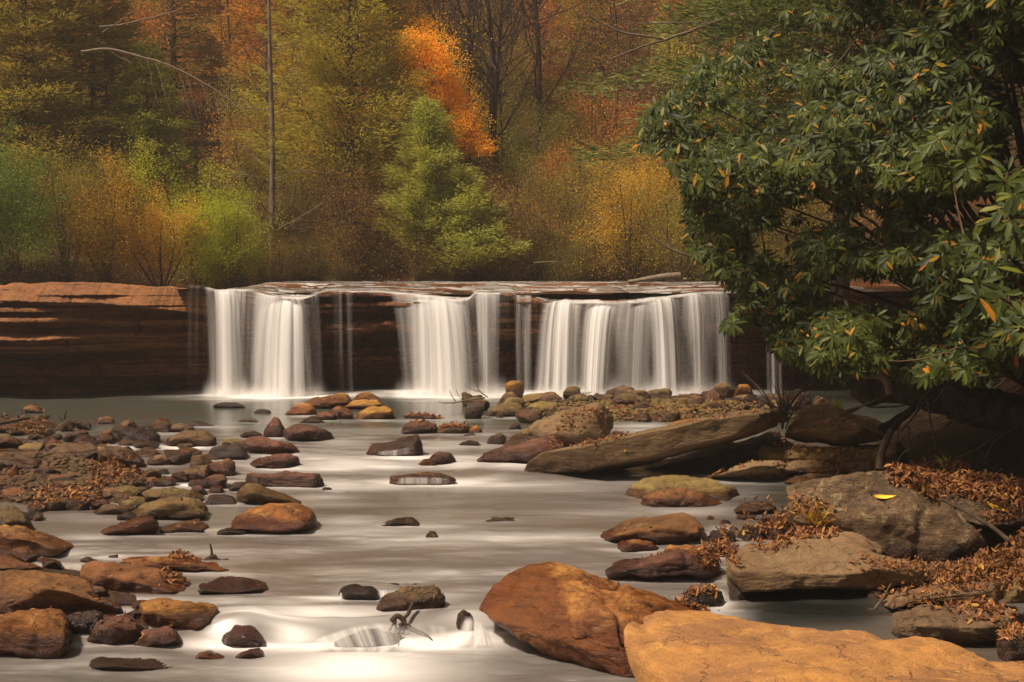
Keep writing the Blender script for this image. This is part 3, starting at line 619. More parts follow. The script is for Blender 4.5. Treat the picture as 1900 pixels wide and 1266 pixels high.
R('rust wedge stone with a raised blunt right end, below the lichen boulder', '187,991 200,978 225,967 260,957 285,957 295,968 294,986 230,992', 'F', ft=.25)
R('low crumbly brown stone right of the rust wedge', '296,984 310,970 335,962 365,965 388,975 386,986', 'B')
R('olive brown rounded stone on the gravel bar, behind the lichen boulder and left', '184,916 190,905 215,900 240,901 260,912 262,923 230,931 200,931', 'M', p=10)
R('long low olive stone stretching right behind the lichen boulder', '262,912 275,904 320,903 350,908 375,918 384,929 350,934 285,926', 'M', p=10)
R('rounded yellow brown stone touching the left of the lichen boulder', '222,939 230,928 255,921 272,922 276,936 255,947 235,946', 'M', p=9)
R('small ochre stone wedged above the lichen boulder', '275,927 290,916 310,915 326,921 300,930', 'G')
R('orange brown boulder peaked at its left on the gravel bar', '66,906 78,890 95,880 115,881 140,892 168,905 155,909 100,910', 'O', p=12)
R('dark smooth boulder behind the peaked orange boulder', '90,882 98,865 115,860 145,866 165,885 174,901 165,906 130,892', 'B', p=12, Yb=22.8)
R('long flat brown stone bridging over the dark smooth boulder', '72,860 85,845 110,841 145,848 168,865 165,873 120,869', 'B', Yb=23.3, p=10)
R('log shaped brown block across the back of the gravel bar', '82,844 84,825 110,822 160,821 180,831 181,851 170,863 140,849', 'B', p=16, Yb=24.2)
R('lumpy olive stone at the left end of the log shaped block', '33,842 37,828 55,821 82,823 84,843 60,846', 'M', Yb=24.4)
R('big mottled brown rock right of the log shaped block', '180,870 180,830 205,827 235,836 262,852 276,865 272,871 230,872', 'B', d=1., p=12)
R('olive brown boulder cut by the left photo edge, at the back of the bar', '-20,836 0,809 12,805 30,812 44,822 40,835', 'M', p=10)
R('wide mottled boulder at the left photo edge, middle of the bar', '-25,882 0,842 20,838 50,845 78,858 81,873 55,887 10,887', 'B', p=9)
R('small upright splinter of stone before the wide mottled boulder', '10,886 20,870 32,861 36,872 22,888', 'O', p=24, Yb=22.0)
R('dark rust stone at the left photo edge under the wide mottled boulder', '-18,906 0,885 15,882 30,892 34,904', 'R')
R('low orange brown block at the left photo edge beside yellow leaves', '0,926 5,910 20,904 45,906 64,918 62,929', 'O', p=18)
R('brown wedge stone sloping right at the left photo edge, above the long golden rock', '-20,970 0,945 10,937 25,942 45,955 62,975 64,987 40,982', 'B', p=18)
R('small stone tucked under the brown wedge at the left', '20,977 30,968 45,977 51,987', 'B')
R('small curved brown stone on the gravel bar, left of centre', '142,934 150,920 170,918 190,928 201,935', 'O', p=9)
R('grey brown oval stone half sunk in front of the olive stones', '173,950 190,938 215,935 238,944 242,954 200,957', 'B', p=9)
R('crumbly orange brown stone left of the leaning dark boulder', '160,822 170,810 190,806 210,810 221,826', 'B', d=.9)
R('small pointed dark stone on top left of the leaning dark boulder', '213,793 225,782 236,781 239,791', 'D')
R('small round dark stone at the water edge above the leaf patch', '291,879 298,870 310,870 315,881', 'D', p=9)
R('low red brown stone above the long olive stone', '238,899 255,890 275,885 300,891 318,901', 'O')
R('thin dark stone breaking the water above the smooth grey brown boulder', '349,789 355,781 375,783 399,791', 'D')
R('low pale brown stone awash above the pyramid shaped stone', '440,783 450,776 465,776 481,784', 'B')
R('flat layered dark stone between the red steps and the yellow brown wedge', '378,936 390,922 410,917 435,922 441,936', 'D', p=22)
R('low brown stone awash above the flat red slab', '358,849 380,842 400,844 413,853', 'B')
R('flat stone with a yellow leaf, at the right end of the mottled rock', '270,862 285,848 298,842 312,849 317,863', 'B')
R('low dark stone in the water right of the red steps', '424,906 435,895 455,893 466,903 450,911', 'D')
R('tiny dark stone awash right of the long red block', '596,909 600,904 612,904 617,910', 'D')
R('small dark red stone at the foot of the red steps, left one', '350,913 355,903 375,901 386,912 378,919', 'R')
R('small brown stone at the foot of the red steps, right one', '386,914 395,902 412,903 417,915', 'R')
# left bank, near rows
R('long golden brown rock sloping down to the right, upper left of the near bank', '-40,1010 0,973 30,978 80,994 120,1010 141,1022 125,1030 85,1031 30,1018', 'G', p=16)
R('rounded pinkish brown rock under the long golden rock', '-20,1034 0,1010 20,1008 55,1018 81,1032 80,1044', 'O', p=10, Yb=17.0)
R('golden rock with a twist of dead leaves at its right end', '-25,1058 0,1031 15,1029 50,1042 94,1063 60,1068', 'G', Yb=16.4)
R('huge smooth orange boulder lying low at the left photo edge', '-60,1140 -20,1065 30,1057 80,1067 130,1081 180,1104 215,1124 232,1136 180,1143 60,1142', 'O', p=12, d=.6, rough=.6)
R('big dark based block with an orange top in the bottom left corner', '-50,1222 -30,1140 35,1130 90,1128 120,1139 135,1160 133,1196 122,1219 60,1223', 'F', p=18, d=.7, ft=.12)
R('large golden brown slab tilted right with a dark squared right end', '148,1082 158,1050 175,1040 215,1040 260,1050 310,1065 346,1085 356,1101 350,1111 265,1118 200,1102 155,1090', 'O', p=30, ft=.42, d=.6, Yb=15.4, cuts=1)
R('orange topped flat rock behind the large tilted slab', '226,1042 232,1030 265,1028 320,1032 360,1044 400,1055 428,1063 370,1066 280,1060', 'G', p=16)
R('angular rust brown block, its right half dark and wet', '258,1132 260,1114 280,1109 320,1109 370,1115 398,1119 406,1135 398,1156 370,1167 320,1162 275,1147', 'F', p=34, ft=.08, d=.5, cuts=1)
R('wet brown boulder squeezed between the corner block and the small red boulder', '158,1192 172,1165 190,1148 215,1140 245,1147 266,1165 256,1191 220,1204 175,1202', 'R', p=12)
R('small wet red boulder in front of the angular rust block', '242,1202 252,1180 275,1168 310,1161 331,1172 339,1190 300,1204', 'R', p=13)
R('rough pinkish red flat stone out in the current, right of the tilted slab', '366,1087 385,1074 420,1069 460,1071 490,1080 499,1095 470,1102 400,1102', 'R', p=22, rough=1.3)
R('long dark saddle shaped stone in the calm water of the bottom left', '162,1232 168,1215 185,1206 220,1212 270,1212 310,1221 342,1230 300,1239 180,1242', 'D', p=10)
R('small rust triangle stone at the edge of the white water, bottom left', '356,1224 365,1210 380,1206 400,1213 417,1225', 'F')
R('dark round boulder with white water curling over it', '408,1194 418,1172 440,1159 465,1162 491,1180 482,1197 430,1203', 'R', p=10, wet0=.5)
R('low brown stone just right below the boulder in the curling white water', '438,1220 455,1206 480,1202 492,1214', 'O', wet0=.4)
R('flat black stone in the gap between the orange boulder and corner block', '112,1150 135,1135 165,1133 187,1140 178,1168 140,1182', 'D', wet0=.3)
R('small brown stone tucked against the left end of the tilted slab', '166,1099 175,1087 190,1087 198,1098', 'B', Yb=15.1)
R('tiny stone with leaves in the channel behind the tilted slab', '197,1036 205,1029 217,1029 221,1036', 'D')
# centre
R('low leafy brown stone alone above the two red flat stones of midstream', '749,778 760,767 790,767 822,778', 'O', d=.7)
R('dark red block at the left of a leaf covered pair in midstream', '744,802 752,783 775,780 805,786 812,801 790,806', 'R', p=18)
R('flat brown stone strewn with leaves, joined to the dark red block', '806,802 820,789 845,786 872,793 870,801 830,806', 'B')
R('small pale ochre stone awash right of the leaf covered pair', '857,802 870,793 885,789 895,797 880,804', 'G')
R('tilted red slab with a raised right end and water fringing its face', '679,840 690,826 730,814 770,806 781,810 786,826 770,844 730,847 690,844', 'R', p=26, ft=.3, d=.6)
R('brown stone just below the tilted red slab, above the small cascade', '789,857 800,845 815,837 835,840 846,853 820,860', 'R')
R('small rust stone touching the left of the brown stone above the cascade', '776,860 785,851 800,852 812,862', 'F')
R('flat stone under a short even fringe of falling water in midstream', '722,897 728,881 760,877 800,875 835,877 847,886 845,899', 'O', p=20, wet0=.1, d=.4, ft=.12)
R('long brown rock ridge sloping left under the tan boulder', '884,860 900,845 940,833 985,818 1020,810 1045,815 1051,832 1010,844 960,854 910,862', 'R', p=16, d=.5)
R('big tan triangular boulder with its high corner on the right', '940,822 965,806 1000,785 1050,762 1110,748 1130,752 1139,775 1135,800 1080,808 1000,816 970,826', 'T', p=20, d=.55, ft=.22, Yb=24.6)
R('olive boulder at the left end of the cobble bar', '903,771 915,755 940,747 965,748 974,762 966,773 930,774', 'M')
R('bright yellow green mossy stone on the cobble bar', '924,750 935,733 950,727 962,738 964,750', 'M')
R('rounded flat topped olive brown boulder on the cobble bar', '966,747 975,733 1000,729 1032,731 1036,743 1005,752', 'M', p=10)
R('long brown stone in front of the flat topped olive boulder', '973,762 985,748 1010,744 1037,747 1020,760 990,767', 'M')
R('dark olive pointed boulder in the middle of the cobble bar', '1046,748 1060,736 1080,729 1093,738 1094,750 1070,756', 'M')
R('ochre round stone at the back of the cobble bar against the falls', '1073,734 1085,723 1100,724 1114,735', 'M')
R('highest angular stone of the cobble bar with a mossy flat top', '1114,737 1130,723 1155,715 1175,717 1182,732 1150,740', 'M', p=18)
R('large smooth olive brown boulder at the centre of the cobble bar', '1128,754 1140,735 1165,729 1190,736 1196,753 1175,764 1145,762', 'M', p=9)
R('round olive stone leaning on the large smooth olive brown boulder', '1168,762 1172,742 1192,735 1208,745 1205,758 1188,764', 'M', p=8)
R('low olive stone before the long brown stone of the cobble bar', '1003,767 1015,757 1035,757 1051,763 1035,771', 'M', p=9)
R('slanting flat olive stone beside the long brown stone', '1022,759 1040,748 1056,744 1058,754', 'M')
R('small rounded olive stone above the tan triangular boulder', '1048,762 1060,751 1080,750 1087,759', 'M')
R('small dark stone awash left of the tan triangular boulder', '944,797 955,784 963,785 968,797', 'D')
R('dark wet stone in the riffle left of the long brown ridge', '903,820 915,808 930,803 940,812 930,824', 'D')
R('dark angular stone between the tan boulder and the long tilted slab', '1118,817 1130,805 1150,800 1170,812 1160,822 1135,824', 'D', p=22)
R('small stone awash in the riffle left of the dark wet stone', '858,810 875,803 887,810', 'B')
R('low brown stone awash in the riffle above the cascade, right side', '850,826 865,817 885,818 895,828', 'D')
R('small round olive stone with a light cap standing apart on the bar', '1190,740 1198,727 1210,724 1221,732 1222,741', 'M', p=9)
R('pale ochre stone on top of the flat slab at the back right of the bar', '1279,732 1290,721 1310,719 1321,730', 'G')
R('flat brown slab under the pale ochre stone at the back of the bar', '1222,746 1250,733 1290,730 1345,735 1330,747', 'B')
R('light tan egg shaped stone in the leaves of the cobble bar', '1209,770 1218,756 1230,753 1241,762 1237,771', 'T', p=8)
R('dark upright stone in the middle right of the cobble bar', '1266,750 1275,736 1290,733 1300,750', 'D')
R('yellow green capped stone right of the dark upright stone', '1296,759 1305,742 1320,741 1324,758', 'M')
R('flat pale topped stone at the right back of the cobble bar', '1350,744 1365,733 1395,732 1410,740', 'T')
R('flat orange stone edging the side channel above the long slab', '1235,792 1260,780 1310,774 1345,774 1340,784 1260,796', 'O', Yb=24.3, d=.5)
R('long tan slab tilted up to the right like a ramp over a dark hollow', '972,877 985,865 1060,845 1150,822 1250,797 1350,769 1445,756 1456,775 1440,801 1380,820 1290,838 1190,862 1100,887 1050,892 1000,890', 'T', p=40, d=.30, ft=.10, Yb=22.3, hang=True, lean=.12, rough=.35, cuts=0)
R('added dark rock standing for the shade in the hollow under the ramp slab', '1190,884 1260,846 1380,818 1450,800 1500,840 1490,880 1400,887', 'D', Yb=23.3, wet0=.6, d=.4)  # added filler, its dark colour paints the shade of the hollow
R('added black stone standing for the shade beneath the thick tan slab', '1385,1142 1392,1090 1500,1082 1640,1075 1650,1130 1560,1146', 'D', Yb=15.35, wet0=.8, d=.4, cuts=0, p=24)  # added filler, blackened to paint the shade below the slab
# right bank
R('tan squared block with dark streaks at the right end of the ramp slab', '1455,815 1468,790 1492,757 1540,750 1600,770 1641,790 1646,820 1600,829 1560,828 1480,816', 'T', p=26, ft=.3, d=.6, Yb=22.9, hang=True, cuts=1, rough=.7)
R('upper thin ledge under the tan squared block', '1405,842 1415,829 1520,824 1640,830 1652,856 1560,858 1412,856', 'M', p=30, d=.4, ft=.35, Yb=22.7, cuts=0)
R('lower thick ledge under the tan squared block', '1430,872 1440,850 1500,846 1640,850 1655,872 1560,882 1450,880', 'T', p=36, d=.5, ft=.22, Yb=22.4, cuts=0)
R('tan wedge slab in the water under the ramp slab', '1308,888 1350,870 1400,858 1437,852 1462,870 1456,888 1400,895 1330,895', 'T', p=24, d=.6)
R('flat thin slab with a small orange leaf left of the propped stone', '1453,894 1475,880 1520,870 1570,875 1542,892 1500,899', 'T', p=26, d=.9, ft=.6)
R('grey brown slab propped on edge behind the bare root', '1570,888 1600,860 1640,830 1665,819 1686,830 1692,852 1650,872 1600,888', 'T', p=22, d=.5, Yb=21.2)
R('low dark layered stone in the shade right of the propped slab', '1688,874 1700,845 1740,843 1770,855 1762,876', 'B', p=22, Yb=21)
R('cracked orange boulder in the right hand pool, its back half', '1160,932 1178,902 1205,887 1260,881 1320,883 1356,900 1373,926 1362,944 1290,948 1200,946', 'M', p=22, d=.6, Yb=20.6)
R('orange split face of the cracked boulder, its front half', '1188,944 1196,912 1250,906 1280,906 1318,930 1340,948 1290,951 1195,950', 'O', p=30, d=.4, Yb=20.1, cuts=1)
R('small pale dark stone touching the right of the cracked boulder', '1362,947 1380,935 1415,930 1441,940 1442,950 1390,954', 'B', p=10)
R('dark rounded stone at the left tip of the big lichen boulder', '1438,960 1450,945 1468,941 1486,955 1482,968', 'D', p=9)
R('smooth orange boulder with a grey wet left flank, right of midstream', '1112,996 1130,978 1160,966 1230,955 1275,951 1301,960 1309,980 1301,1002 1260,1010 1160,1010', 'O', p=13, d=.7)
R('small rust stone under the smooth orange boulder', '1144,1022 1155,1005 1180,1000 1210,1006 1224,1019 1200,1026', 'F')
R('flat yellow stone strewn with leaves behind the dark red rock', '1230,1024 1240,1012 1300,1010 1370,1014 1377,1029 1300,1036', 'G', d=.5, p=22)
R('dark wet red rock with leaves packed on its right', '1122,1064 1135,1050 1170,1040 1230,1022 1270,1019 1300,1038 1334,1045 1339,1066 1280,1077 1210,1080', 'R', p=20, d=.6)
R('angular red stone among wet leaves left of the big lichen boulder', '1416,990 1430,970 1446,959 1466,970 1478,990 1455,1002', 'O', p=30, cuts=1)
R('small dark stone in the side trickle left of the angular red stone', '1366,1000 1380,978 1400,974 1420,985 1425,1002', 'D')
R('small stone under the side trickle', '1312,1004 1325,985 1350,980 1366,992 1360,1008', 'D', wet0=.5)
R('big dark lichen speckled boulder leaning out over the slabs, right', '1459,902 1475,891 1500,892 1560,884 1640,874 1710,884 1780,930 1822,990 1834,1020 1826,1046 1780,1056 1720,1052 1650,1024 1560,984 1500,952 1465,918', 'L', p=16, d=.5, ft=.36, Yb=16.6, hang=True, rough=.9, lean=-.1)
R('broad mossy boulder running off the right edge under the leaf drift', '1640,905 1700,885 1800,895 1960,910 1990,960 1960,985 1880,985 1800,975 1700,950', 'L', p=14, d=.6, ft=.6, Yb=16.9, hang=True, rough=.8)
R('thick tan slab with a dark wet left end, over the black pool', '1347,1092 1349,1032 1380,1014 1460,1000 1560,1003 1650,1036 1713,1048 1716,1078 1650,1088 1560,1092 1450,1100 1375,1108', 'T', p=36, d=.55, ft=.38, Yb=15.1, hang=True, cuts=1, rough=.6)
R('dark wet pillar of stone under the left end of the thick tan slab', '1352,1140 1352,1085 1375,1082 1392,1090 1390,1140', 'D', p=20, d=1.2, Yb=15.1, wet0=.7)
R('sunlit flat brown stone under the lichen boulder, behind the thick slab', '1440,1012 1470,992 1540,985 1620,1000 1640,1020 1560,1030', 'T', p=20, Yb=16.3, d=.6)
R('long narrow tan stone with leaves heaped behind it, far right', '1633,1119 1645,1105 1700,1090 1780,1079 1866,1076 1871,1096 1860,1111 1750,1119 1660,1131', 'T', p=16, d=.4, Yb=14.6, hang=True)
R('rounded pinkish grey boulder above the foreground slab, far right', '1646,1167 1665,1140 1710,1125 1770,1117 1850,1119 1891,1125 1896,1150 1870,1182 1835,1200 1760,1184 1690,1176', 'T', p=12, d=.6, Yb=14.1)
R('lumpy olive stone at the right photo edge beside the leaf heap', '1863,1118 1870,1080 1890,1069 1925,1072 1935,1122', 'M', p=10, Yb=14.4, hang=True)
R('dark stone in the bottom right corner behind the foreground slab', '1848,1195 1880,1165 1940,1155 1960,1212 1870,1220', 'B', p=12, Yb=13.7)
R('dark submerged stone with a thread of water at its left, lower centre', '628,1111 640,1092 660,1083 690,1087 703,1100 706,1113', 'D', p=9, wet0=.9)
R('ridged brown rock tilted up to the right in the lower centre', '698,1131 712,1112 740,1095 780,1086 816,1089 827,1105 800,1117 750,1133', 'B', p=16, d=.5, wet0=.1, rough=1.3)
R('dark rock behind the ridged brown rock with water spilling off it', '695,1106 720,1086 750,1082 785,1087 775,1108', 'D', p=9, wet0=.9, Yb=15.6)
R('dark hump under the curved fringe of falling water, lower centre', '612,1203 626,1190 660,1174 700,1166 730,1168 748,1182 756,1204', 'D', p=6, wet0=.9, d=.5)
R('small black stone poking through the last cascade beside the golden boulder', '846,1162 850,1140 860,1131 876,1140 882,1160 870,1180', 'D', p=12, wet0=.8)
R('low dark stone awash in the broad calm reach of midstream', '704,977 715,968 735,959 765,960 780,974', 'D', p=9, wet0=.3)
R('thin pale brown stone just awash right of the broad calm reach', '898,967 920,959 950,959 958,968', 'B', p=9, wet0=.3)
R('small brown nub awash below the dark stone of the calm reach', '789,998 797,985 808,987 815,1000', 'R', wet0=.3)
R('dark stone behind the last side fall beside the thick tan slab', '1262,1125 1280,1100 1310,1092 1340,1100 1345,1128', 'D', p=9, wet0=.7, d=.7)
# the two big foreground rocks, built corner by corner
def rock3(label, pts, mat, p=20, rough=.6, **k): return make_rock(np.array([at(a, b, Y) for a, b, Y in pts]), label, mat, p=p, rough=rough, sub=7, **k)
rock3('large golden boulder with a rust red wet left face, beside the foreground slab', [
    (888, 1128, 14.3), (905, 1098, 14.5), (950, 1064, 14.75), (985, 1046, 14.95), (1018, 1040, 15.0), (1062, 1050, 15.1), (1130, 1075, 15.2), (1210, 1098, 15.2), (1330, 1135, 15.1),
    (1035, 1065, 14.2), (1090, 1100, 13.75), (1140, 1150, 13.4), (960, 1190, 13.95), (1035, 1200, 13.6), (1080, 1212, 13.45), (1160, 1222, 13.3), (1350, 1180, 13.7), (905, 1150, 14.1),
    (1040, 1090, 16.1), (1250, 1130, 16.3), (960, 1130, 15.5), (1330, 1180, 15.8), (1100, 1260, 14.0), (1180, 1300, 13.3)], 'G', p=26, rough=.9, wetlvl=-.82, cuts=0, wetfn=lambda X, Y: .95 * sstep(40, -60, X - (1035 + (Y - 1045) * .45)))
rock3('wide flat golden slab filling the bottom right foreground', [
    (1148, 1190, 13.0), (1150, 1152, 13.25), (1166, 1136, 13.6), (1250, 1131, 13.9), (1340, 1136, 13.9), (1500, 1153, 13.5), (1700, 1176, 13.1), (1900, 1210, 12.6), (2150, 1262, 12.0),
    (1172, 1225, 12.7), (1230, 1248, 12.0), (1480, 1290, 11.3), (1800, 1320, 10.8), (2100, 1390, 10.5), (1600, 1560, 9.5), (2300, 1600, 9.4),
    (1165, 1262, 12.85), (1200, 1320, 12.8), (1260, 1420, 12.0), (1400, 1700, 9.9), (2300, 1800, 9.6), (1340, 1240, 13.9), (1700, 1290, 13.2), (2150, 1400, 12.2)], 'X', p=24, rough=.7, wetlvl=-.9, cuts=0)
# ---------------------------------------------------------------- small cobbles, gravel
def cobble(px, py, wpx, label, group, mat, up=0., asp=None):
    rng = random; Y = base_y(px, py + 0.0); c = at(px, py, Y); w = wpx / FPX * Y; h = w * (asp or rng.uniform(.28, .55)); d = w * rng.uniform(.6, 1.)
    az = rng.uniform(-.5, .5); P = []
    for _ in range(14):
        v = np.array([rng.gauss(0, 1) for _ in range(3)]); v /= max(abs(v)) ** .6 * np.linalg.norm(v) ** .4
        x, y, z = v[0] * w / 2, v[1] * d / 2, v[2] * h * .62; P.append([c[0] + x * math.cos(az) - y * math.sin(az), c[1] + d / 2 + x * math.sin(az) + y * math.cos(az), c[2] + h * .30 + z])
    make_rock(P, label, mat, p=7, cuts=0, sub=3 if wpx < 26 else 4, name='cobble', cat='cobble', group=group, rough=.8, wetlvl=float(zprof(Y)) + up)
def gauss_px(n, cx, cy, rx, ry, taken, mind=.55):
    out = []; t = 0
    while len(out) < n and t < n * 60:
        t += 1; x = random.gauss(cx, rx); y = random.gauss(cy, ry); w = random.uniform(12, 34)
        if abs(x - cx) > 2 * rx or abs(y - cy) > 1.8 * ry: continue
        if any(abs(x - a) < (w + b) * mind * .6 and abs(y - c) < (w + b) * .12 for a, c, b in taken): continue
        taken.append((x, y, w)); out.append((x, y, w))
    return out
# broken water where the current meets each stone
rw = np.random.default_rng(9); add = np.zeros_like(foam)
for (a, b, wd, hg) in WAKES:
    if hg or b < 770 or b > 1215 or (b < 960 and a < 260) or a < 40 or a > 1400: continue
    k = rw.uniform(.12, .5); q = ((pxs + wp * .25 - a - wd * .06) / (wd * .62)) ** 2
    add = np.maximum(add, k * np.exp(-q * 1.2 - ((rws + wr_ * .2 - b - 1.5) / (2.2 + wd * .018)) ** 2)); add = np.maximum(add, k * .6 * np.exp(-((pxs - a - wd * .9 * rw.choice([-1, 1])) / (wd * .7)) ** 2 - ((rws + wr_ * .4 - b - 3) / (3 + wd * .02)) ** 2))
stream.data.attributes['foam'].data.foreach_set('value', np.clip(foam + add * (1 - painted_shade), 0, 1.2).astype(np.float32).ravel())
T_ = []
for x, y, w_ in gauss_px(100, 1200, 764, 165, 14, T_): cobble(x, y, w_ * 1.6, 'small weathered olive or brown cobble in the heaped stones of the bar below the falls', 'small cobbles of the bar below the falls', random.choice('MMMBDGT'), .12, random.uniform(.45, .75))
for x, y, w_ in gauss_px(100, 140, 890, 130, 46, T_): cobble(x, y, w_ * 1.9, 'small brown cobble filling in between the larger rocks of the left gravel bar', 'small cobbles of the left gravel bar', random.choice('OBMDBR'), .1)
for x, y, w_ in gauss_px(16, 60, 795, 60, 12, T_): cobble(x, y, w_, 'small flat stone among leaves and sticks at the far left shallows', 'small stones of the far left shallows', random.choice('OBMD'), .1)
for x, y, w_ in gauss_px(20, 1420, 985, 60, 20, T_): cobble(x, y, w_ * 1.3, 'small wet cobble lying in the side trickle beside the lichen boulder', 'small cobbles of the side trickle', random.choice('ODRDB'), .05)
for x, y, w_ in gauss_px(12, 1095, 822, 50, 8, T_): cobble(x, y, w_, 'small dark cobble between the tan boulder and the ramp slab', 'small cobbles at the foot of the tan boulder', random.choice('RDBO'), .05)
for x, y, w_ in gauss_px(34, 90, 1110, 90, 50, T_) + gauss_px(14, 225, 1130, 60, 30, T_): cobble(x, y, w_ * 1.9, 'small dark stone jammed between the big rocks of the near left bank', 'small stones of the near left bank', random.choice('ODRB'), .05)
for x, y, w_ in gauss_px(26, 1740, 1090, 110, 45, T_) + gauss_px(14, 1640, 965, 130, 18, T_):
    if y > 1125 and x < 1650: continue
    cobble(x, y, w_ * 2.1, 'small tan or dark stone wedged between the big slabs of the right bank', 'small stones wedged between the slabs of the right bank', random.choice('TTDBM'), .1, random.uniform(.3, .5))
for x, y, w_ in gauss_px(46, 120, 862, 120, 42, T_, .4):
    cobble(x, y, w_ * 1.25 + 22, 'fist to head sized brown stone lying on the gravel of the left bar', 'stones lying on the gravel of the left bar', random.choice('OBOBGRM'), .12, random.uniform(.32, .5))
def gravel(name, label, n, region, mat):
    d0, F0 = ico(1); Vs, Fs = [], []
    for i in range(n):
        px, py = region(); Y = base_y(px, py); c = at(px, py, Y); c[2] = float(bed_z(np.array(c[0]), np.array(Y))); s = random.uniform(.02, .075)
        Vs.append(d0 * np.array([s * random.uniform(.7, 1.3), s, s * .5]) * (1 + .25 * vn(d0 * 1.3 + i * 7.7, 5))[:, None] + c + [0, 0, s * .2]); Fs.append(F0 + i * len(d0))
    o = mobj(name, mesh_np(name, np.concatenate(Vs), np.concatenate(Fs), True), mat); tag(o, label, 'gravel', kind='stuff'); return o
gravel('gravel', 'loose wet gravel packed between the rocks of the left bar', 2200, lambda: (random.gauss(110, 110), random.gauss(890, 45)), MR['B'])
gravel('gravel', 'loose gravel and pebbles under the cobble bar below the falls', 2600, lambda: (random.gauss(1210, 140), random.gauss(768, 12)), MR['M'])
# ---------------------------------------------------------------- everything solid so far, for laying leaves and sticks on it
gv, gf = GROUND_BVH; register(gv, gf); BVH = BVHTree.FromPolygons(ALLV, ALLF)
def drop(x, y, top=6.):
    h = BVH.ray_cast(Vector((x, y, top)), Vector((0, 0, -1)))
    return (h[0], h[1]) if h[0] is not None else (Vector((x, y, 0)), Vector((0, 0, 1)))
def hit_px(px, py):
    r = ray(px, py); h = BVH.ray_cast(Vector((0, 0, HC)), Vector(r / np.linalg.norm(r)))
    return (h[0], h[1]) if h[0] is not None else (None, None)
MLITTER = leaf_mat('dry_leaves', [(0., (.17, .06, .02)), (.3, (.28, .105, .03)), (.55, (.12, .05, .022)), (.8, (.36, .15, .045)), (.97, (.46, .21, .05)), (1., (.6, .33, .05))], .6, .15, .3, vbase=.9)
def litter(label, pts, L=(.05, .12), pile=.0, flat=.35, name='leaf_litter', keepwet=False):
    C, D, N, LL = [], [], [], []
    for (x, y, z, nx, ny, nz) in pts:
        n = unit(np.array([nx, ny, nz]) + RNG.normal(size=3) * flat); d = RNG.normal(size=3); d -= n * (d @ n)
        C.append([x, y, z + .01 + random.random() * pile]); D.append(d); N.append(n); LL.append(random.uniform(*L) * .85)
    C, D, N, LL = map(np.array, (C, D, N, LL)); V, F = leaves(C - unit(D) * LL[:, None] * .5, D, N, LL, LL * RNG.uniform(.2, .5, len(LL)), curl=.5, fine=True)
    o = mobj(name, mesh_np(name, V, F, True), MLITTER); tag(o, label, 'dead leaves', kind='stuff'); return o
def px_pts(n, poly, dens=None, maxz=9):
    """points where sight lines through a photo polygon meet solid surface"""
    P = parse(poly); x0, y0 = P.min(0); x1, y1 = P.max(0); out = []; t = 0
    while len(out) < n and t < n * 12:
        t += 1; x, y = random.uniform(x0, x1), random.uniform(y0, y1); c = False; j = len(P) - 1
        for i in range(len(P)):
            if (P[i, 1] > y) != (P[j, 1] > y) and x < (P[j, 0] - P[i, 0]) * (y - P[i, 1]) / (P[j, 1] - P[i, 1]) + P[i, 0]: c = not c
            j = i
        if not c: continue
        h, nn = hit_px(x, y)
        if h is None or h.y > 45 or (n == 300 and y > 1010 and 860 < x < 1640): continue
        h2, n2 = drop(h.x + random.uniform(-.08, .08), h.y + random.uniform(-.15, .15), h.z + .5)
        if h2.z < zprof(h2.y) - .02: continue
        out.append((*h2, *n2))
    return out
litter('thick drift of dry brown leaves on top of the mossy boulder', px_pts(2300, '1640,880 1720,872 1780,880 1850,905 1960,925 1960,945 1830,928 1740,915 1690,900'), (.06, .13), .13, .38)
litter('heap of dry orange leaves behind the long narrow tan stone', px_pts(2000, '1745,1078 1800,1060 1830,1010 1920,990 1960,1090 1860,1078 1800,1082 1700,1088'), (.06, .12), .14, .38)
litter('narrow bank of leaves lodged along the back of the thick tan slab', px_pts(420, '1400,1010 1440,990 1480,975 1560,985 1550,995 1470,1005 1400,1022'), (.06, .11), .05, .38)
litter('wet orange leaves packed beside the dark red rock', px_pts(330, '1290,1025 1365,1012 1362,1050 1340,1075 1300,1050'), (.06, .11), .08, .45)
litter('russet leaves caught around the angular red stone', px_pts(360, '1370,960 1500,945 1530,990 1450,1012 1380,1000'), (.06, .11), .08, .45)
litter('brown leaves filling the crevices between the slabs of the right bank', px_pts(900, '1560,1040 1720,1050 1960,1060 1960,1200 1890,1190 1700,1120 1640,1125 1640,1085'), (.05, .1), .05, .4)
litter('line of rust coloured leaves lodged behind the golden boulder', px_pts(260, '1165,1080 1200,1082 1330,1128 1320,1138 1240,1110'), (.05, .10), .04, .38)
litter('leaves scattered under the tan squared block', px_pts(300, '1430,815 1500,815 1600,832 1560,845 1430,838'), (.06, .12), .05)
litter('leaves on the flat thin slab by the propped stone', px_pts(220, '1500,875 1590,850 1610,862 1570,882'), (.06, .12), .05)
litter('small heap of dry leaves at the right end of the foreground slab', px_pts(240, '1830,1205 1870,1195 1940,1215 1940,1235 1860,1222'), (.05, .10), .06, .38)
litter('orange and yellow leaves washed into the hollow of the left gravel bar', px_pts(420, '185,850 240,860 260,890 200,905 160,915 170,880'), (.06, .12), .08, .7)
litter('bright leaves along the waterline of the left gravel bar', px_pts(260, '60,910 160,905 200,920 150,945 60,940'), (.06, .12), .03)
litter('leaves caught on the low leafy rocks of midstream', px_pts(230, '750,766 830,770 880,792 870,802 800,790 745,778'), (.06, .12), .03)
litter('orange leaves between the stones of the cobble bar', px_pts(380, '1000,760 1180,755 1300,745 1440,750 1430,772 1300,785 1180,785 1080,775'), (.06, .13), .03, .5)
litter('leaves piled at the foot of the tan triangular boulder', px_pts(320, '1000,822 1060,808 1160,800 1150,825 1060,830'), (.06, .12), .05, .38)
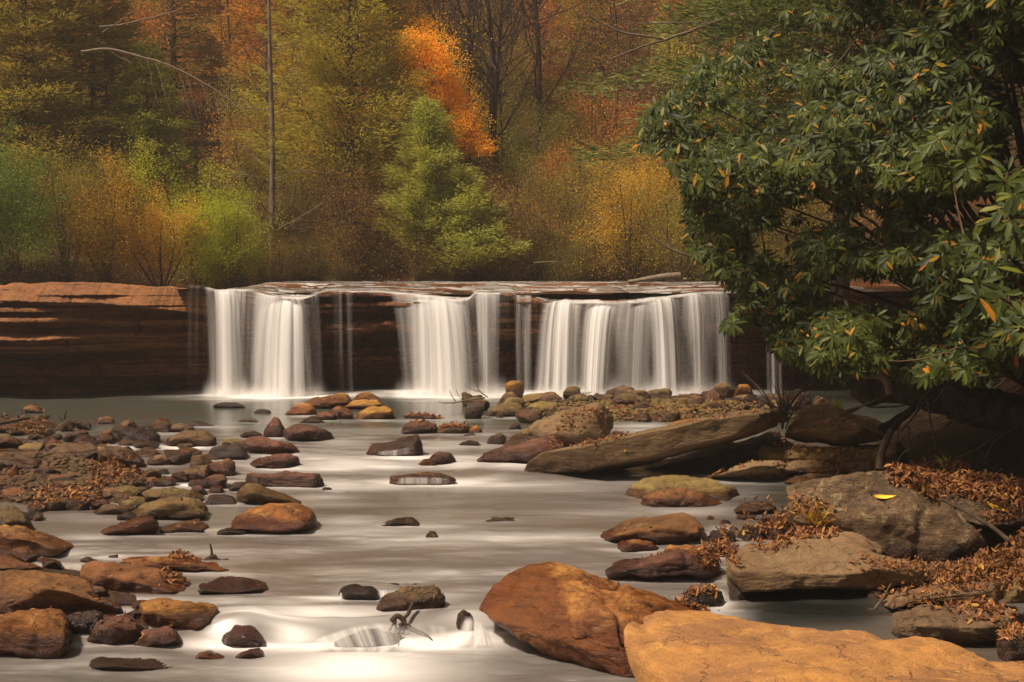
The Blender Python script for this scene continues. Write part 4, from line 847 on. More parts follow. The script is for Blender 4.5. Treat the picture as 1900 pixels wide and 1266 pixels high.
litter('leaves and bits of bark on the far left shallows', px_pts(220, '-20,775 110,770 120,792 60,810 -20,800'), (.06, .13), .03)
litter('leaves behind the tilted golden brown slab on the left bank', px_pts(160, '300,1060 345,1062 350,1085 310,1078'), (.05, .1), .05)
litter('single dead leaves strewn thinly over the rocks of both banks', px_pts(300, '-30,760 420,760 420,1200 1120,1010 1120,860 1150,760 1930,740 1930,1100 1300,1180 -30,1200'), (.05, .10), .01)
MLEAF_Y = leaf_mat('yellow_leaf', [(0., (.80, .42, .03)), (1., (.80, .48, .05))], .5, .1); MLEAF_O = leaf_mat('orange_leaf', [(0., (.62, .22, .03)), (1., (.66, .25, .03))], .5, .1)
def one_leaf(px, py, lpx, ang, wr, mat, label):
    h, n = hit_px(px, py); L = lpx / FPX * h.y
    d = np.array([math.cos(ang), math.sin(ang) * .9, 0]); n = np.array(n); d = d - n * (d @ n) ; d = unit(d)
    t = np.linspace(0, 1, 9); W = np.sin(np.pi * t ** .8) * L * wr / 2; S = np.cross(n, d)
    c = d[None] * (t - .5)[:, None] * L + n[None] * (.012 + .08 * L * (t - .5)[:, None] ** 2 * 4)
    V = np.concatenate([c + S * W[:, None] + n * .06 * L, c, c - S * W[:, None] + n * .05 * L]); i = np.arange(8)
    F = np.concatenate([np.stack([i, i + 1, i + 10, i + 9], 1), np.stack([i + 9, i + 10, i + 19, i + 18], 1)])
    o = mobj('fallen_leaf', mesh_np('fallen_leaf', V, F), mat, None, h); tag(o, label, 'leaf'); return o
one_leaf(1848, 946, 44, -.9, .42, MLEAF_Y, 'long bright yellow leaf lying beside moss on the broad boulder')
one_leaf(1640, 925, 44, .05, .22, MLEAF_Y, 'thin curled pale yellow leaf on the dark lichen boulder')
one_leaf(1404, 1197, 34, .2, .6, MLEAF_Y, 'broad pale yellow leaf lying on the foreground slab')
one_leaf(1611, 1197, 13, .8, .8, MLEAF_O, 'small orange leaf lying on the foreground slab')
one_leaf(1868, 1064, 20, .8, .6, MLEAF_Y, 'small yellow leaf on top of the leaf heap at the right')
one_leaf(104, 925, 18, .2, .6, MLEAF_O, 'orange leaf by the low block at the left photo edge')
# ---------------------------------------------------------------- sticks, roots, logs
MBARK = bark_mat('dark_bark', (.035, .022, .014), (.10, .065, .04)); MPALE = bark_mat('pale_dead_wood', (.30, .23, .16), (.18, .13, .09)); MGREY = bark_mat('grey_bark', (.12, .085, .055), (.20, .15, .10)); MLOG = bark_mat('weathered_log', (.022, .014, .01), (.085, .055, .035), 7)
def px_path(s, jit=.0):
    """'px,py,Y' waypoints -> smooth world polyline"""
    A = np.array([[float(v) for v in t.split(',')] for t in s.split()]); P = np.array([at(*a) for a in A])
    n = len(P); t = np.linspace(0, n - 1, max(n * 5, 6)); Q = []
    for k in t:
        i = min(int(k), n - 2); f = k - i; p0, p1, p2, p3 = P[max(i - 1, 0)], P[i], P[i + 1], P[min(i + 2, n - 1)]
        Q.append(.5 * (2 * p1 + (p2 - p0) * f + (2 * p0 - 5 * p1 + 4 * p2 - p3) * f * f + (3 * p1 - p0 - 3 * p2 + p3) * f ** 3))
    Q = np.array(Q); return Q + jit * np.stack([fbm(Q * 4 + 9 * k, 300 + k, 3) for k in range(3)], -1)
def sticks(name, label, cat, specs, mat, sides=7, jit=.02, group=None, part=None):
    if part:
        t = None
        for s, r0, r1 in specs:
            P = px_path(s, jit)
            if t is None: t = thing(name, label, cat, P[-1], group)
            V, F = tubes([(P, np.linspace(r0, r1, len(P)))], sides); mobj(part, mesh_np(part, V - np.array(t.location), F), mat, t)
        return t
    paths = []
    for s, r0, r1 in specs:
        P = px_path(s, jit); R_ = np.linspace(r0, r1, len(P)) * (1 + .15 * fbm(P * 6, 310, 2)); paths.append((P, R_))
    V, F = tubes(paths, sides); L = V.mean(0); o = mobj(name, mesh_np(name, V - L, F), mat, None, L); tag(o, label, cat, group); return o
sticks('bare_root', 'thick bent bare root standing on the leafy boulder under the rhododendron', 'root', [('1632,872,18.6 1636,840,18.7 1650,808,18.9 1668,784,19.2', .055, .05), ('1668,784,19.2 1690,762,19.5 1700,740,19.8', .05, .03)], MBARK)
sticks('bare_root', 'long dark root slanting down from the fallen log to the squared block', 'root', [('1636,796,20.6 1665,778,20.8 1690,760,21 1703,735,21.2', .06, .05)], MBARK)
sticks('root_tangle', 'tangle of thin grey roots and twigs hanging under the fallen log', 'roots', [('1570,765,21 1600,755,21 1640,735,21 1680,712,21', .025, .012), ('1608,756,20.8 1640,757,20.8 1670,754,20.8 1688,748,20.8', .018, .01),
    ('1670,800,20 1690,780,20 1710,755,20 1730,735,20', .02, .01), ('1686,790,20 1686,830,20 1688,842,20', .013, .008), ('1667,790,20.2 1662,830,20.2', .012, .006), ('1720,740,20 1726,780,20 1732,815,20 1738,838,20', .016, .008),
    ('1665,872,19 1672,845,19 1700,825,19 1725,812,19', .014, .008), ('1700,765,20 1712,740,20 1745,700,20', .018, .01), ('1716,760,20 1740,740,20 1765,700,20', .016, .008), ('1560,772,21 1590,762,21 1612,745,21', .02, .01),
    ('1740,800,19.5 1780,790,19.5 1830,770,19.5', .012, .008), ('1750,860,19 1800,840,19 1860,800,19', .015, .008), ('1830,850,19 1850,815,19 1890,790,19', .012, .008), ('1815,830,19 1840,860,19 1850,880,19', .01, .006)], MGREY, 5, part='root')
P_ = px_path('1600,738,22 1645,722,21.4 1720,728,20.8 1820,752,20 1960,790,19', .16); tt = np.linspace(0, P_.shape[0] - 1, 90); P_ = np.stack([np.interp(tt, np.arange(len(P_)), P_[:, k]) for k in range(3)], -1)
V, F = tubes([(P_, np.interp(np.linspace(0, 1, 90), [0, .1, .3, 1], [.10, .18, .24, .30]))], 48)
V = V + .10 * np.stack([fbm(V * np.array([1.2, 2, 5]) + 5 * k, 320 + k, 5, .6) for k in range(3)], -1); L = V.mean(0)
lg = thing('fallen_log', 'big rotting fallen log under the rhododendron at the right bank', 'log', L); mobj('trunk', mesh_np('trunk', V - L, F), MLOG, lg)
V, F = tubes([(px_path('1640,700,21.2 1610,695,21.3 1570,697,21.4 1537,696,21.5', .02), np.linspace(.075, .03, 20)), (px_path('1640,700,21.2 1650,715,21.1 1655,735,21', .01), np.linspace(.07, .09, 15))], 8)
mobj('broken_stub', mesh_np('broken_stub', V - L, F), MPALE, lg)
sticks('stick', 'brown stick leaning on the broad mossy boulder at the right edge', 'stick', [('1745,925,16.3 1790,950,16.1 1835,975,15.9 1872,1006,15.7', .018, .03)], MBARK)
sticks('twig', 'thin upright twig with dead leaves beside the black pool', 'twig', [('1625,1130,14.6 1640,1105,14.6 1652,1082,14.6', .012, .005), ('1612,1132,14.6 1630,1131,14.6', .006, .004)], MGREY, 5)
sticks('driftwood', 'dark twig snag stranded at the top of the last cascade', 'driftwood', [('768,1118,14.75 756,1140,14.6 745,1150,14.5', .022, .016), ('745,1150,14.5 770,1168,14.4 798,1183,14.3 822,1208,14.2', .014, .008), ('735,1150,14.5 722,1175,14.3 712,1195,14.2', .012, .006), ('735,1152,14.5 735,1180,14.3 738,1196,14.2', .012, .006), ('728,1152,14.5 738,1142,14.5 750,1152,14.5 742,1160,14.5', .03, .025), ('752,1160,14.4 748,1175,14.4 740,1172,14.4', .008, .005)], MBARK)
sticks('driftwood', 'dark stump of roots with one upright spike, stranded behind the orange flat rock', 'driftwood', [('370,1048,16.8 390,1040,16.8 410,1042,16.8', .05, .03), ('392,1044,16.8 394,1028,16.8 391,1011,16.8', .022, .008), ('400,1042,16.8 412,1040,16.8 424,1038,16.8', .012, .006), ('384,1040,16.8 398,1032,16.8 404,1044,16.8', .03, .02)], MBARK)
sticks('driftwood', 'dark clump of twigs stranded in the far left shallows', 'driftwood', [('116,797,27.3 126,785,27.3 134,797,27.3', .10, .07), ('121,790,27.3 119,775,27.3 122,763,27.3', .03, .012), ('128,786,27.3 138,782,27.3 142,779,27.3', .02, .01), ('134,793,27.3 145,806,27 152,822,26.5', .01, .006), ('116,780,27.3 108,772,27.3', .02, .01)], MBARK)
sticks('stick', 'long dark stick lying across the leaves at the far left', 'stick', [('-20,788,27 10,784,27 54,775,27.2', .045, .03)], MBARK)
sticks('dead_branch', 'fine bare branch with upright twigs lying beside the cobble bar before the falls', 'branch', [('900,738,30.5 870,742,30.5 845,747,30.5 820,748,30.5 815,744,30.5', .02, .008), ('905,737,30.5 888,725,30.5 884,712,30.5 882,700,30.5', .014, .005), ('888,728,30.5 872,722,30.5 862,715,30.5', .01, .005), ('858,743,30.5 850,734,30.5 846,724,30.5', .01, .005), ('845,745,30.5 838,735,30.5 834,724,30.5', .01, .005)], MGREY, 5)
sticks('driftwood', 'pale weathered driftwood log on the lip above the right falls', 'driftwood', [('1165,523,38 1200,518,38 1235,513,38 1262,512,38', .05, .10), ('1235,516,38 1255,520,38 1275,518,38', .08, .03)], MPALE)
sticks('stick', 'thin pale fallen stick before the brush, upper of two right of the green bushes', 'stick', [('884,452,47 930,449,47 985,450,47', .035, .02)], MPALE)
sticks('stick', 'thin pale fallen stick before the brush, lower of two right of the green bushes', 'stick', [('990,488,47 1030,486,47 1050,488,47', .03, .02)], MPALE)
sticks('leaning_branch', 'thin dead pole leaning from the shelf up toward the rhododendron', 'branch', [('1300,520,35 1320,485,34 1332,458,33', .025, .015)], MGREY)

def spill(label, top, bot, Yt, Yb_, dens, seed, nu=90, streak=9, name='small_cascade'):
    T, B = parse(top), parse(bot); u = np.linspace(0, 1, nu); nv = 16
    tx = np.interp(u, np.linspace(0, 1, len(T)), T[:, 0]); ty = np.interp(u, np.linspace(0, 1, len(T)), T[:, 1]); bx = np.interp(u, np.linspace(0, 1, len(B)), B[:, 0]); by = np.interp(u, np.linspace(0, 1, len(B)), B[:, 1])
    A = at(tx, ty, Yt); Bm = at(bx, by, Yb_); v = np.linspace(0, 1, nv)[None, :, None]; P = A[:, None] * (1 - v) + Bm[:, None] * v
    P[..., 1] = A[:, None, 1] + (Bm[:, None, 1] - A[:, None, 1]) * np.sqrt(v[..., 0]); P[..., 2] = A[:, None, 2] + (Bm[:, None, 2] - A[:, None, 2]) * v[..., 0] ** 1.3
    n1 = fbm(XYZ(u * streak), seed, 4, .65)[:, None] * np.ones(nv); e = sstep(0, .22, np.minimum(u, 1 - u))[:, None]; vv = v[0, :, 0][None]
    d = dens * np.clip(.6 + 1.3 * n1, 0, 1.3) * e * sstep(0, .2, vv) * sstep(1, .8, vv); L = P.reshape(-1, 3).mean(0)
    o = mobj(name, mesh_np(name, P.reshape(-1, 3) - L, gridfaces(nu, nv), True, {'dens': np.clip(d, 0, .95)}), MVEIL, None, L); tag(o, label, 'small cascade'); return o
spill('short even fringe of water falling off the flat midstream stone', '728,887 760,885 800,885 838,886', '724,899 760,900 800,900 840,897', 21.72, 21.55, .34, 1)
spill('thin threads of water down the face of the tilted red slab', '700,838 730,835 765,828', '696,844 730,848 762,844', 24.0, 23.9, .3, 2)
spill('curved fringe of white ribs pouring over the dark hump, lower centre', '578,1190 602,1178 650,1162 700,1154 760,1160', '566,1206 620,1207 670,1208 720,1208 785,1208', 14.16, 14.02, .6, 3, 160, 13)
spill('pale water sliding down between the hump and the small black stone', '745,1152 790,1150 848,1160', '760,1206 810,1208 850,1208', 14.6, 14.15, .4, 4, 90, 8)
spill('white tail of water below the small black stone', '862,1140 880,1142 900,1155', '835,1206 880,1208 920,1204', 14.5, 14.1, .75, 5, 60, 7)
spill('thread of water at the left of the dark submerged stone', '632,1096 640,1091 652,1087', '624,1112 632,1113 640,1113', 15.35, 15.2, .6, 6, 40, 6)
spill('row of short threads spilling beside the ridged brown rock', '698,1094 720,1093 742,1094', '702,1112 722,1114 740,1110', 15.3, 15.15, .6, 7, 60, 10)
spill('white side fall slipping down beside the thick tan slab', '1300,1092 1325,1088 1352,1090', '1312,1132 1335,1136 1356,1134', 15.5, 15.1, .6, 8, 60, 6)
spill('small trickle tumbling over stones beside the smooth orange boulder', '1308,968 1330,972 1362,968', '1306,1002 1335,1006 1360,1004', 18.2, 17.8, .45, 9, 60, 8)
# ---------------------------------------------------------------- trees and shrubs
def branchy(rng, h, r0, limbs=14, base=.2, spread=.45, up=.6, depth=2, wob=.03, lean=(0, 0), crown=.45, ntrunk=1, trunk_top=1., lr=.38):
    paths, tips = [], []
    def grow(p, d, L, r, k):
        n = 6; P = [p]; d = unit(d)
        for i in range(n):
            d = unit(d + rng.normal(size=3) * .16 + np.array([0, 0, .06])); P.append(P[-1] + d * L / n)
        P = np.array(P); paths.append((P, np.linspace(r, r * .35, n + 1)))
        if k == 0: tips.append(P); return
        for j in range(rng.integers(3, 6)):
            i = rng.integers(1, n + 1); dd = unit(d + rng.normal(size=3) * .65); grow(P[i], dd, L * rng.uniform(.4, .65), r * .5, k - 1)
        tips.append(P[3:])
    for t in range(ntrunk):
        n = 14; z = np.linspace(0, h * trunk_top * (1 if t == 0 else rng.uniform(.6, 1)), n); ph = rng.uniform(0, 6.3)
        ln = np.array(lean) + (rng.normal(size=2) * .22 if ntrunk > 1 else 0)
        T = np.stack([ln[0] * z + wob * h * fbm(XYZ(z / h * 2.5, t), int(ph * 100), 2), ln[1] * z + wob * h * fbm(XYZ(z / h * 2.5, t, 5), int(ph * 100), 2), z], -1)
        T[:, :2] -= T[0, :2]; paths.append((T, r0 * (1 - z / (h * 1.15)) + .008))
        for j in range(limbs // ntrunk):
            f = rng.uniform(base, .98); i = f * (n - 1); k = int(i); p = T[k] + (T[min(k + 1, n - 1)] - T[k]) * (i - k); a = rng.uniform(0, 6.283)
            d = np.array([math.cos(a) * (1 - up * .5), math.sin(a) * (1 - up * .5), up * rng.uniform(.6, 1.2)])
            grow(p, d, h * crown * (1 - .55 * f) * rng.uniform(.6, 1.1), r0 * lr * (1 - .6 * f), depth - 1)
    return paths, tips
def leafcloud(rng, tips, n, L, spread=.25, W=.55, up=.3):
    w_ = np.array([len(t) for t in tips], float); k = rng.choice(len(tips), n, p=w_ / w_.sum()); C = np.empty((n, 3))
    for i, j in enumerate(k):
        t = tips[j]; a = rng.integers(0, len(t)); C[i] = t[a]
    C = C + rng.normal(size=(n, 3)) * spread; D = rdir(n, rng); N = unit(rdir(n, rng) + np.array([0, 0, up])); LL = rng.uniform(.6, 1.2, n) * L * .72
    return leaves(C, D, N, LL, LL * W)
def build_plant(name, label, cat, paths, leafVF, mbark, mleaf, loc, group=None, crownname='crown', trunkname='trunk', sides=5):
    r = thing(name, label, cat, loc, group)
    V, F = tubes(paths, sides); mobj(trunkname, mesh_np(trunkname, V, F), mbark, r)
    if leafVF is not None: mobj(crownname, mesh_np(crownname, leafVF[0], leafVF[1], False), mleaf, r)
    return r
def conifer(rng, h, Rr, r0, n, L=.2, W=.035, base=.12, droop=.12, step=.42, per=5, power=.8, updir=.15):
    paths = []; z = np.linspace(0, h, 16); T = np.stack([.015 * h * fbm(XYZ(z / h * 2), rng.integers(999), 2), .015 * h * fbm(XYZ(z / h * 2, 3), rng.integers(999), 2), z], -1); T[:, :2] -= T[0, :2]
    paths.append((T, r0 * (1 - z / h * .95))); C, D = [], []; zz = base * h; segs = []
    while zz < h * .985:
        f = (zz / h - base) / (1 - base); Lm = Rr * (1 - f) ** power + .12; a0 = rng.uniform(0, 6.28)
        for j in range(per):
            a = a0 + j * 6.283 / per + rng.normal() * .25; ln = Lm * rng.uniform(.6, 1.12); s = np.linspace(0, 1, 7)
            dz = (updir * s - droop * s ** 2 * 1.5 + .10 * s ** 3) * ln + .1 * f * ln * s; o = np.array([np.interp(zz, z, T[:, 0]), np.interp(zz, z, T[:, 1]), zz + rng.normal() * .08])
            sw = rng.normal() * .12; P = o + np.stack([np.cos(a + sw * s) * s * ln, np.sin(a + sw * s) * s * ln, dz], -1); paths.append((P, np.linspace(.025 * (1 - f) + .006, .004, 7))); segs.append((P, ln, a))
        zz += step * rng.uniform(.7, 1.3) * (1 - .35 * f)
    w_ = np.array([s[1] ** 1.25 for s in segs]); k = rng.choice(len(segs), n, p=w_ / w_.sum()); C = np.empty((n, 3)); D = np.empty((n, 3))
    for i, j in enumerate(k):
        P, ln, a = segs[j]; t = rng.uniform(.12, 1.) ** .8; q = t * 6; m = min(int(q), 5); p = P[m] + (P[m + 1] - P[m]) * (q - m); side = rng.normal() * .22 * ln * (1.15 - t) ** .5
        lat = np.array([-math.sin(a), math.cos(a), 0]); C[i] = p + lat * side - np.array([math.cos(a), math.sin(a), 0]) * 0 + [0, 0, rng.normal() * .03 - abs(side) * .08]
        D[i] = np.array([math.cos(a), math.sin(a), .15]) + lat * np.sign(side) * rng.uniform(.2, 1.1) + rng.normal(size=3) * .3
    n = len(C); C = C + rng.normal(size=(n, 3)) * .09; LL = rng.uniform(.6, 1.4, n) * L; return paths, leaves(C, D, rdir(n, rng) * .9 + np.array([0, 0, 1.]), LL, W * LL / L, curl=-.1)
LM = {
 'pine': leaf_mat('pine_needles', [(0., (.17, .17, .03)), (.5, (.27, .24, .035)), (1., (.40, .30, .05))], .6, .4, .2, (.42, .25, .035), .45),
 'olive': leaf_mat('olive_gold_needles', [(0., (.22, .19, .025)), (.5, (.36, .28, .032)), (1., (.52, .35, .04))], .6, .4, .2, (.26, .28, .035), .5),
 'gold': leaf_mat('golden_needles', [(0., (0.377, 0.174, 0.022)), (.5, (0.580, 0.261, 0.029)), (1., (0.754, 0.362, 0.043))], .6, .3, .2, (0.290, 0.189, 0.029), .4),
 'green': leaf_mat('green_needles', [(0., (.20, .24, .045)), (.5, (.32, .34, .06)), (1., (.45, .42, .07))], .6, .4, .2, (.42, .34, .05), .5),
 'lime': leaf_mat('lime_leaves', [(0., (.22, .26, .014)), (.5, (.38, .42, .02)), (1., (.60, .56, .03))], .5, .45, .3, (.24, .22, .02), .9),
 'dgreen': leaf_mat('deep_green_leaves', [(0., (0.051, 0.094, 0.012)), (.6, (0.102, 0.160, 0.017)), (1., (0.217, 0.246, 0.029))], .5, .4, .3),
 'yellow': leaf_mat('yellow_leaves', [(0., (0.348, 0.203, 0.022)), (.5, (0.551, 0.319, 0.029)), (.85, (0.841, 0.478, 0.043)), (1., (0.319, 0.290, 0.043))], .5, .4, .3, (0.217, 0.160, 0.029), .8),
 'maple': leaf_mat('maple_leaves', [(0., (.80, .32, .015)), (.5, (.95, .45, .02)), (1., (.95, .55, .03))], .5, .5, .3, vbase=.9),
 'brown': leaf_mat('brown_leaves', [(0., (0.189, 0.094, 0.032)), (.5, (0.319, 0.160, 0.043)), (.8, (0.435, 0.203, 0.043)), (1., (0.377, 0.275, 0.043))], .6, .3, .2, (0.203, 0.145, 0.043), .7),
 'russet': leaf_mat('russet_leaves', [(0., (0.290, 0.102, 0.029)), (.5, (0.522, 0.181, 0.036)), (.9, (0.696, 0.261, 0.043)), (1., (0.362, 0.246, 0.043))], .6, .3, .2, (0.232, 0.116, 0.043), .6),
 'mixed': leaf_mat('mixed_leaves', [(0., (.15, .12, .03)), (.4, (.27, .20, .035)), (.7, (.22, .23, .03)), (1., (.42, .30, .04))], .6, .4, .2, (.28, .16, .03), .4),
 'hemlock': leaf_mat('hemlock_needles', [(0., (0.058, 0.080, 0.022)), (.6, (0.109, 0.123, 0.029)), (1., (0.174, 0.174, 0.043))], .6, .3, .2),
}
MTRUNK = bark_mat('trunk_bark', (.10, .06, .038), (.055, .034, .022)); MTRUNKG = bark_mat('grey_trunk_bark', (.30, .22, .15), (.10, .068, .045)); MTWIG = bark_mat('twig_bark', (.15, .09, .055), (.09, .055, .035))
def hz(px, Y): x = px_x(px, Y); return np.array([x, Y, float(hill_z(np.array(x), np.array(float(Y)))) - .1])
rg = np.random.default_rng
# conifers
def con(px, Y, h, Rr, key, label, n=14000, seed=1, group=None, name='pine_tree', **k):
    k.setdefault('step', .34); k.setdefault('per', 7); k['W'] = k.get('W', .035) * .95; k['L'] = k.get('L', .2) * .95; p, l = conifer(rg(seed), h, Rr, k.pop('r0', .14), int(n * 2.6), **k); return build_plant(name, label, 'tree', p, l, MTRUNK, LM[key], hz(px, Y), group)
con(45, 46.5, 15, 3.6, 'pine', 'tall soft green pine filling the upper left corner', 22000, 1, L=.22)
con(175, 49, 11.5, 2.9, 'pine', 'dull green pine second from the left edge', 16000, 2, L=.2)
con(275, 47.5, 6.8, 2.3, 'green', 'smaller blue green pine left of the utility pole', 12000, 3, L=.18)
con(330, 62, 15.5, 3.2, 'pine', 'far dark green pine behind the bent pale branch', 11000, 4, L=.22)
p_old = con(648, 50.5, 15.5, 4.2, 'olive', 'broad olive and gold pine with sweeping limbs left of the orange maple', 30000, 5, L=.19, base=.10, droop=.02, updir=.35, per=6, step=.5, r0=.2)
con(560, 60, 18, 3.6, 'gold', 'golden needled tree behind the bare grey trunk', 17000, 6, L=.22, base=.25)
con(735, 64, 19, 3.6, 'olive', 'tall olive tree rising above the orange maple', 15000, 7, L=.22, base=.3)
con(800, 47.6, 5.7, 1.8, 'green', 'slender fresh green pine below the orange maple', 15000, 8, L=.15, W=.028, updir=.5, droop=.1)
con(856, 47.2, 3.9, 2.0, 'green', 'short bushy green pine at the right of the slender one', 10000, 9, L=.15, W=.028, updir=.5)
con(1120, 66, 15, 3.2, 'pine', 'far green pine seen between brush and hemlock', 9000, 10, L=.22)
con(-40, 48, 14, 3.4, 'gold', 'golden green pine cut by the left photo edge', 14000, 11, L=.22)
con(440, 66, 17, 3.4, 'gold', 'far golden tree left of the bare grey trunk', 12000, 12, L=.22, base=.25)
# hemlock over the right bank
hp, hl = conifer(rg(21), 15, 6.6, .24, 70000, L=.24, W=.05, base=.26, droop=.22, per=7, step=.5, power=.5)
hem = build_plant('hemlock_tree', 'dark hemlock spreading thin drooping limbs behind the rhododendron', 'tree', hp, hl, MTRUNK, LM['hemlock'], (px_x(1560, 33), 33, 2.4))
hloc = np.array(hem.location)
for a, r in (('1480,10,31 1430,14,31 1370,25,31 1310,48,31 1250,68,31 1190,88,31 1130,112,31', .06), ('1330,40,31 1312,30,31 1300,28,31', .02), ('1230,72,31 1160,60,31 1110,40,31 1085,20,31', .03), ('1480,30,31 1390,42,31 1300,42,31 1160,44,31', .02), ('1400,265,32 1330,290,32 1250,275,32 1200,250,32', .04), ('1340,478,33 1300,478,33 1250,465,33 1210,440,33 1180,410,33', .045), ('1250,465,33 1230,430,33 1220,400,33', .02)):
    P_ = px_path(a, .03); V, F = tubes([(P_, np.linspace(r, .015, len(P_)))], 6); mobj('dead_limb', mesh_np('dead_limb', V - hloc, F), MGREY, hem)
# orange maple
def tree(px, Y, h, key, label, seed, n, L=.10, spread=.3, name='tree', group=None, mb=None, rz=0, **k):
    p, t = branchy(rg(seed), h, k.pop('r0', .10), **k); l = leafcloud(rg(seed + 500), t, int(n * 1.7), L, spread) if n else None
    return build_plant(name, label, 'tree' if 'tree' in name else 'shrub', p, l, mb or MTRUNK, LM[key], hz(px, Y), group, 'crown' if 'tree' in name else 'foliage', 'trunk' if 'tree' in name else 'stems')
def blobtree(px, Y, blobs, key, label, n, L, name, seed=3):
    """crown made of leaf clumps round given photo positions"""
    loc = hz(px, Y); r = rg(seed); paths = []; C = []
    top = at(blobs[0][0], blobs[0][1], Y); T = np.linspace(loc, top, 12) - loc; paths.append((T + .1 * np.stack([fbm(T * .8 + k, seed + k, 2) for k in range(3)], -1), np.linspace(.11, .03, 12)))
    for bx, by, rr in blobs:
        c = at(bx, by, Y + r.uniform(-.8, .8)) - loc; j = int(np.clip(np.searchsorted(T[:, 2], c[2] * .75), 0, 11)); s = np.linspace(0, 1, 6)[:, None]
        paths.append((T[j] + (c - T[j]) * s + np.array([0, 0, -.3]) * (s * (1 - s)), np.linspace(.03, .008, 6)))
        m = int(n * rr ** 2); q = r.normal(size=(m, 3)) * rr * .62 * np.array([1.1, 1, .7]); q *= (1 + .9 * fbm(q * 2.0 + bx, 7, 3))[:, None]; C.append(c + q)
    C = np.concatenate(C); m = len(C); LL = r.uniform(.7, 1.3, m) * L
    return build_plant(name, label, 'tree', paths, leaves(C, rdir(m, r), unit(rdir(m, r) + np.array([0, -.3, .5])), LL, LL * .7), MTRUNK, LM[key], loc)
blobtree(812, 49.8, [(800, 85, .7), (785, 110, .6), (812, 110, .6), (800, 140, .6), (822, 135, .5), (778, 150, .4), (832, 160, .55), (850, 180, .5), (838, 200, .6), (866, 205, .42), (856, 232, .55), (876, 236, .4), (884, 258, .45), (900, 275, .32), (874, 275, .45), (852, 258, .5), (770, 70, .5), (790, 50, .5), (810, 180, .5)], 'maple', 'vivid orange maple glowing at the upper centre', 4200, .06, 'maple_tree')
blobtree(1080, 68, [(1060, 60, 2.0), (1110, 90, 1.5), (1030, 120, 1.3), (1080, 20, 2.), (1150, 40, 1.6), (1000, 30, 1.5), (1250, 0, 1.7), (1180, 110, 1.2)], 'russet', 'faded orange tree on the hillside above the brush, right of centre', 900, .09, 'oak_tree')
blobtree(660, 70, [(640, 10, 1.8), (500, 60, 1.6), (420, 20, 1.5), (560, 0, 1.6), (700, 60, 1.5), (380, 60, 1.2), (460, 130, 1.2)], 'russet', 'russet leaved tree high on the slope above the utility pole', 850, .09, 'oak_tree', 9)
# bare trees
tree(505, 46.8, 13, 'brown', 'straight pale grey bare trunk with fine side twigs, left of centre', 31, 300, name='bare_tree', mb=MTRUNKG, limbs=46, base=.12, spread=.3, up=.25, depth=2, crown=.20, r0=.115, wob=.012, lr=.2)
for i, (px, Y, h, lb) in enumerate([(868, 54, 14, 'bare brown tree just right of the orange maple'), (905, 56, 15, 'forked bare tree right of the maple, second of the bare trees'), (938, 53, 12, 'bare tree with a long limb reaching up to the right'), (712, 58, 15, 'dark trunk behind the olive pine'), (985, 58, 13, 'thin bare tree fourth from the maple'), (590, 52, 11, 'dark slim trunk right of the pale grey trunk')]):
    tree(px, Y, h, 'brown', lb, 41 + i, 500, name='bare_tree', limbs=22, base=.3, up=.75, depth=3, crown=.42, r0=.15, wob=.03)
# slender background saplings: three kinds, then copies
SG = 'slender bare trees on the wooded hillside'; protos = []
for i in range(3):
    p, t = branchy(rg(61 + i), 11, .055, limbs=12, base=.25, up=.8, depth=2, crown=.3, wob=.025); l = leafcloud(rg(71 + i), t, 1100, .10, .25)
    protos.append(build_plant('sapling_tree', 'slender bare sapling with a few russet leaves on the far hillside', 'tree', p, l, MTWIG, LM['russet' if i else 'brown'], hz(820 + 60 * i, 60 + i * 3), SG, sides=4))
r_ = rg(81)
for i in range(85):
    Y = r_.uniform(50, 92); px = r_.uniform(-60, 1500); o = dup(protos[i % 3], hz(px, Y), r_.uniform(0, 6.28), r_.uniform(.75, 1.35))
# shrubs along the bank
def shrub(px, Y, h, key, label, seed, n=9000, L=.075, name='shrub', group=None, spread=.16, **k):
    d = dict(limbs=42, base=.1, up=.5, depth=2, crown=.62, ntrunk=7, r0=.025, wob=.05); d.update(k)
    return tree(px, Y, h, key, label, seed, n, L, spread, name, group, MTWIG, **d)
shrub(428, 43.6, 2.7, 'lime', 'bright lime green bush at the left end of the falls', 91, 15000)
shrub(372, 43.8, 3.9, 'lime', 'taller yellow green bush behind the bright lime bush', 92, 15000)
shrub(300, 42.4, 3.2, 'yellow', 'yellow and rust bush left of the lime green bushes', 93, 11000)
shrub(205, 41.3, 3.6, 'yellow', 'orange yellow bush in the middle of the left bank thicket', 94, 12000)
shrub(125, 40.5, 4.0, 'mixed', 'dull mixed bush between the green and the orange yellow bushes', 95, 11000)
shrub(35, 39.6, 3.6, 'dgreen', 'dark green leafy bush at the left photo edge', 96, 15000)
shrub(-50, 39.5, 4.2, 'dgreen', 'dark green bush mostly cut off by the left photo edge', 97, 9000)
shrub(850, 47.6, 1.9, 'lime', 'low pale green bush over the middle of the falls', 98, 11000)
shrub(905, 49, 2.6, 'yellow', 'small yellow bush right of the short green pine', 99, 5000)
shrub(1165, 46.5, 4.6, 'yellow', 'yellow leaved shrub before the hemlock limbs', 100, 12000)
shrub(1260, 44.5, 3.4, 'mixed', 'brownish shrub above the right falls', 101, 8000)
shrub(1060, 50, 4.4, 'mixed', 'olive shrub in the middle of the right hand brush', 102, 9000)
BG = 'brown twiggy brush along the upstream bank'; bp = []
